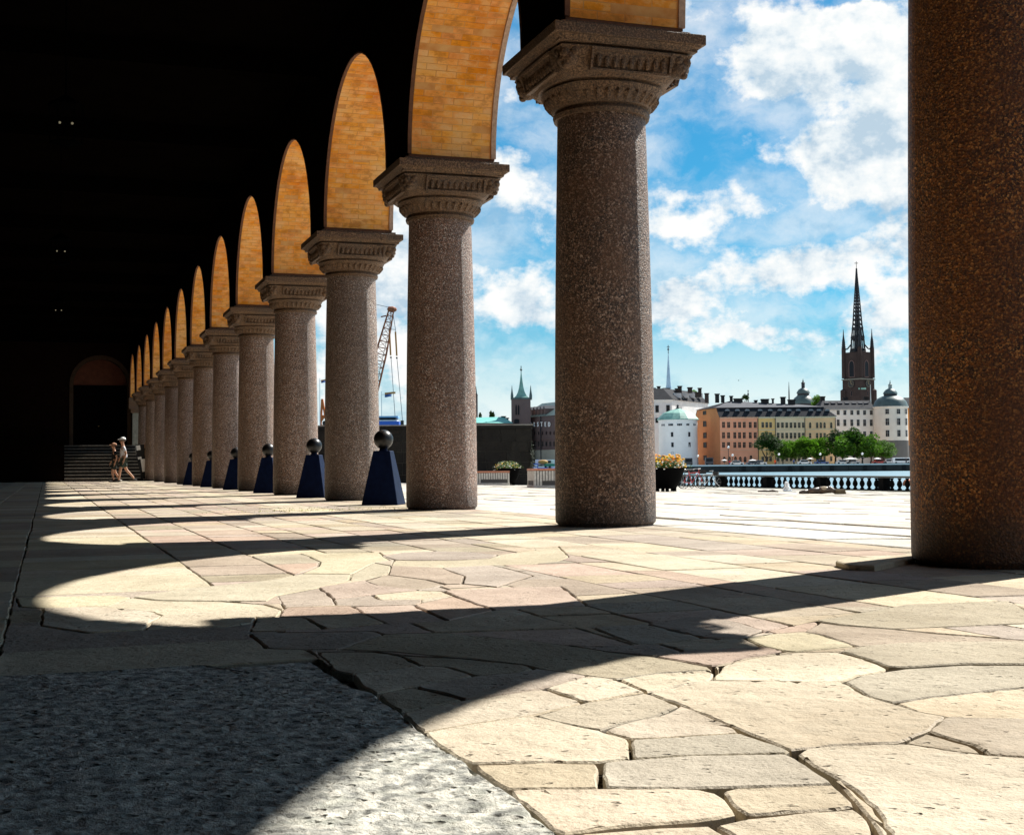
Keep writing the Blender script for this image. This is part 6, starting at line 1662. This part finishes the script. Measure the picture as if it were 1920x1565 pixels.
flag(722, 739, 20, 9, 290, 'blue and orange flag flying below the crane tubes', 716); flag(602.5, 715, 12, 6, 290, 'blue and orange flag between the fifth and fourth columns', 600)
# blue ship superstructure behind
B = Bld('blue_ship', 690, 260, 750, 260, 'blue and white ship bridge showing over the dark wall beside the crane cables', 'ship', z0=-1.9)
x1_ = B.L
for (nm, py0, py1, y0, mat, pe) in [('deck_house', 779.5, 783, 1.2, simple('ship pale blue', (.22, .42, .66)), 746), ('bridge_windows', 783, 787, 1.0, glassm, 742), ('bridge_band', 787, 789.5, .8, whp, 744), ('upper_hull', 789.5, 800, .5, blu, 748)]:
    xe, z1_ = B.at(pe, py0, y0); _, z0_ = B.at(720, py1, y0); b = MB(); b.box((0, y0, z0_ + .01), (xe, 6 - y0 * .3, z1_)); b.build(nm, mat, B.root)
b = MB(); b.box((0, .6, 0), (x1_, 6, B.z(720, 800.2, .6))); b.build('hull', blu, B.root)
# steel mast stubs on the wall top
for i, px in enumerate((753, 756)):
    w = 255; p = turn(U(px, w), w, -1.85); zt = zc(px, 788, w) + 1.85; b = MB(); b.tube((0, 0, 0), (0, 0, zt), .22, .16, 6); tag(b.build('mooring_post', simple('tarred post', (.04, .04, .04)), p=tuple(p)), 'dark mooring post top over the stone wall, %s of a close pair' % ('left' if i == 0 else 'right'), 'post', 'mooring posts')
# ------------------------------------------------------------------ notice stand at the far end of the row
p = gp(263, 901.5)
NS_ = empty('notice_stand', (p.x, p.y, 0), -.09); tag(NS_, 'dark notice stand with white sheets at the foot of the far columns', 'notice stand')
def sheet(nm, pts, mat, y, parent=NS_):
    q = []
    for px, py in pts:
        d = ray(px, py); t = (p.y + y) / d.y; P = CP + d * t; q.append((P.x - p.x, P.z))
    b = MB(); k = len(q)
    b.add([(x, y, z) for x, z in q] + [(x, y + .012, z) for x, z in q], [tuple(range(k)), tuple(reversed(range(k, 2 * k)))] + [(i, k + i, k + (i + 1) % k, (i + 1) % k) for i in range(k)])
    return b.build(nm, mat, parent)
paper = simple('white notice sheet', (.85, .85, .83), .6); board = simple('black notice board', (.012, .012, .012), .6); wood_ = simple('ochre wooden board', (.40, .25, .13), .6, nz=6)
b = MB()
b.tube((.05, .06, 0), (-.05, .06, 1.7), .03, n=8); b.tube((.4, .06, 0), (.36, .06, 1.8), .03, n=8); b.box((-.25, -.1, 0), (.55, .2, .04)); b.build('posts', board, NS_)
sheet('board', [(254, 833), (272, 833), (277, 899), (266, 899), (256, 858)], board, .03)
sheet('notice', [(255, 835), (262.5, 834.5), (264, 843), (256.5, 844.5)], paper, -.02); sheet('notice', [(258, 857), (265, 855.5), (266, 860), (259, 861.5)], paper, -.02)
sheet('notice', [(263.5, 860.5), (271.5, 860), (275.5, 883), (267, 884.5)], paper, -.025)
sheet('panel', [(271, 831), (279.5, 831), (279.5, 840), (271, 840)], simple('pink brown panel', (.45, .28, .20), .6), .0); sheet('panel', [(271.5, 842.5), (279.5, 842), (279.5, 855), (271.5, 854)], wood_, .0)
sheet('foot_plate', [(269, 897), (278, 897), (278, 900), (269, 900)], simple('grey foot', (.4, .4, .38)), -.03)

# ------------------------------------------------------------------ the couple walking
def skin_body(name, joints, edges, mat, parent, sub=2, root=0):
    me = bpy.data.meshes.new(name); me.materials.append(mat)
    bm = bmesh.new(); lay = bm.verts.layers.skin.verify()
    vs = [bm.verts.new(j[0]) for j in joints]
    for a, c in edges: bm.edges.new((vs[a], vs[c]))
    for i, j in enumerate(joints):
        r_ = j[1]; vs[i][lay].radius = (r_, r_) if isinstance(r_, float) else r_
        vs[i][lay].use_root = (i == root)
    bm.to_mesh(me); bm.free()
    o = bpy.data.objects.new(name, me); col.objects.link(o); o.parent = parent
    md = o.modifiers.new('skin', 'SKIN'); md.use_smooth_shade = True; md.branch_smoothing = .5
    sb = o.modifiers.new('subdiv', 'SUBSURF'); sb.levels = sub; sb.render_levels = sub
    return o
def person(P, rz, k, lab, sp_, cols_):
    """side-on walker, facing -x; sp_ holds the stride; sizes for a body 1.8 m tall scaled by k"""
    r_ = empty('person', P, rz); tag(r_, lab, 'person'); r_.scale = (k, k, k)
    skin = simple('walker skin ' + sp_['n'], (.50, .27, .17), .5, .4)  # one even skin colour for the whole body
    hip, kn_f, an_f, toe_f = (0, -.09, .93), (-.14, -.09, .52), (-.20, -.09, .09), (-.38, -.09, .035)
    kn_b, an_b, toe_b = (.09, .09, .52), (.40, .09, .17), (.36, .09, .02)
    if sp_.get('short'): kn_f, an_f, toe_f = (-.12, -.09, .5), (-.06, -.09, .09), (-.24, -.09, .03); kn_b, an_b, toe_b = (.0, .09, .5), (.22, .09, .14), (.14, .09, .02)
    J = [((0, 0, .98), .13), ((-.01, 0, 1.15), .125), ((-.02, 0, 1.33), .14), ((-.03, 0, 1.46), .09), ((-.04, 0, 1.54), .055), ((-.06, 0, 1.60), .07), ((-.065, 0, 1.67), .095), ((-.05, 0, 1.74), .085),
         (hip, .10), (kn_f, .062), (an_f, .042), (toe_f, .035),
         ((0, .09, .93), .10), (kn_b, .062), (an_b, .042), (toe_b, .035),
         ((-.02, -.19, 1.42), .058), ((.08, -.24, 1.16), .042), ((.0, -.25, .93), .032), ((-.02, -.25, .85), .035), ((-.025, -.25, .78), .018),
         ((-.02, .19, 1.42), .058), ((-.04, .24, 1.16), .042), ((-.16, .25, .96), .032), ((-.19, .25, .89), .035), ((-.22, .25, .83), .018)]
    E = [(0, 1), (1, 2), (2, 3), (3, 4), (4, 5), (5, 6), (6, 7), (0, 8), (8, 9), (9, 10), (10, 11), (0, 12), (12, 13), (13, 14), (14, 15), (2, 16), (16, 17), (17, 18), (18, 19), (19, 20), (2, 21), (21, 22), (22, 23), (23, 24), (24, 25)]
    body = skin_body('body', J, E, skin, r_)
    # fingers: four and a thumb on each hand
    for (hx, hy, hz) in ((-.02, -.25, .85), (-.19, .25, .89)):
        for f_ in range(4):
            y = hy - .027 + .018 * f_; l_ = (.075, .085, .08, .065)[f_]
            b = MB(); b.tube((hx - .01, y, hz - .05), (hx - .025, y, hz - .05 - l_ * .6), .009, .008, 6); b.tube((hx - .025, y, hz - .05 - l_ * .6), (hx - .05, y, hz - .05 - l_), .008, .006, 6); b.build('finger', skin, body)
        b = MB(); b.tube((hx - .03, hy, hz), (hx - .06, hy - .01, hz - .05), .011, .008, 6); b.build('thumb', skin, body)
    # face
    b = MB(); b.tube((-.15, 0, 1.675), (-.185, 0, 1.655), .012, .018, 6); b.build('nose', skin, body)
    for s_ in (-1, 1):
        b = MB(); b.ball((-.145, s_ * .035, 1.69), .012, 8, 6); b.build('eye', simple('eye', (.03, .02, .02)), body); b = MB(); b.ball((-.05, s_ * .098, 1.67), .025, 8, 6, sc=(.8, .4, 1.2)); b.build('ear', skin, body)
    b = MB(); b.box((-.155, -.025, 1.622), (-.145, .025, 1.63)); b.build('mouth', simple('lips', (.35, .1, .09)), body)
    # clothes: shells a little larger than the body
    g = .022
    top = skin_body('shirt', [((0, 0, sp_['hem']), (.15 + g, .17 + g)), ((-.01, 0, 1.15), (.135 + g, .155 + g)), ((-.02, 0, 1.33), (.145 + g, .17 + g)), ((-.03, 0, 1.45), .10), ((-.02, -.19, 1.43), .078), ((.045, -.22, 1.24), .066), ((-.02, .19, 1.43), .078), ((-.03, .225, 1.24), .066)],
                    [(0, 1), (1, 2), (2, 3), (2, 4), (4, 5), (2, 6), (6, 7)], cols_[0], r_)
    hem_f = Vector(hip).lerp(Vector(kn_f), .85); hem_b = Vector((0, .09, .93)).lerp(Vector(kn_b), .85)
    skin_body('shorts', [((0, 0, 1.0), (.145, .165)), ((0, -.09, .9), .115), (tuple(hem_f), .10), ((0, .09, .9), .115), (tuple(hem_b), .10)], [(0, 1), (1, 2), (0, 3), (3, 4)], cols_[1], r_)
    for nm, a, t in (('shoe', an_f, toe_f), ('shoe', an_b, toe_b)):
        a, t = Vector(a), Vector(t); b = MB(); d = (t - a); b.ball(tuple(a.lerp(t, .5) - Vector((0, 0, .012))), .16, 12, 8, sc=(1.0, .36, .36)); sh = b.build(nm, cols_[2], r_, smooth=True)
    b = MB(); b.ball((-.035, 0, 1.735), .112, 14, 10, sc=(1.05, .92, .85)); b.build('hair', cols_[3], body, smooth=True)
    if len(cols_) > 4:
        b = MB(); b.lathe([(.118, 1.745), (.122, 1.77), (.10, 1.82), (.04, 1.845), (.01, 1.85)], 18, c=(-.04, 0, 0)); b.ball((-.16, 0, 1.748), .08, 12, 6, sc=(1.2, 1, .16)); b.build('cap', cols_[4], r_, smooth=True)
    return r_
p = gp(232, 903.4)
person((p.x, p.y, .0), 0, 1.03, 'man in a white cap, grey polo shirt and dark shorts striding left', {'n': 'man', 'hem': .93},
       [simple('pale grey polo cloth', (.72, .72, .76), .8, nz=8, amt=.15), simple('dark green shorts', (.03, .045, .035), .8), simple('dark shoes', (.05, .045, .04)), simple('grey hair', (.12, .10, .09)), simple('white cap', (.85, .85, .85), .7)])
p = gp(215.5, 903.6)
person((p.x, p.y + .1, .0), 0, .90, 'woman in a black top, dark shorts and pale orange headwear, left of the man', {'n': 'woman', 'hem': .90, 'short': 1},
       [simple('black top', (.012, .012, .013), .8), simple('black shorts', (.02, .025, .02), .8), simple('pale shoes', (.4, .38, .35)), simple('brown hair', (.10, .05, .03)), simple('pale orange cap', (.62, .34, .22), .7)])
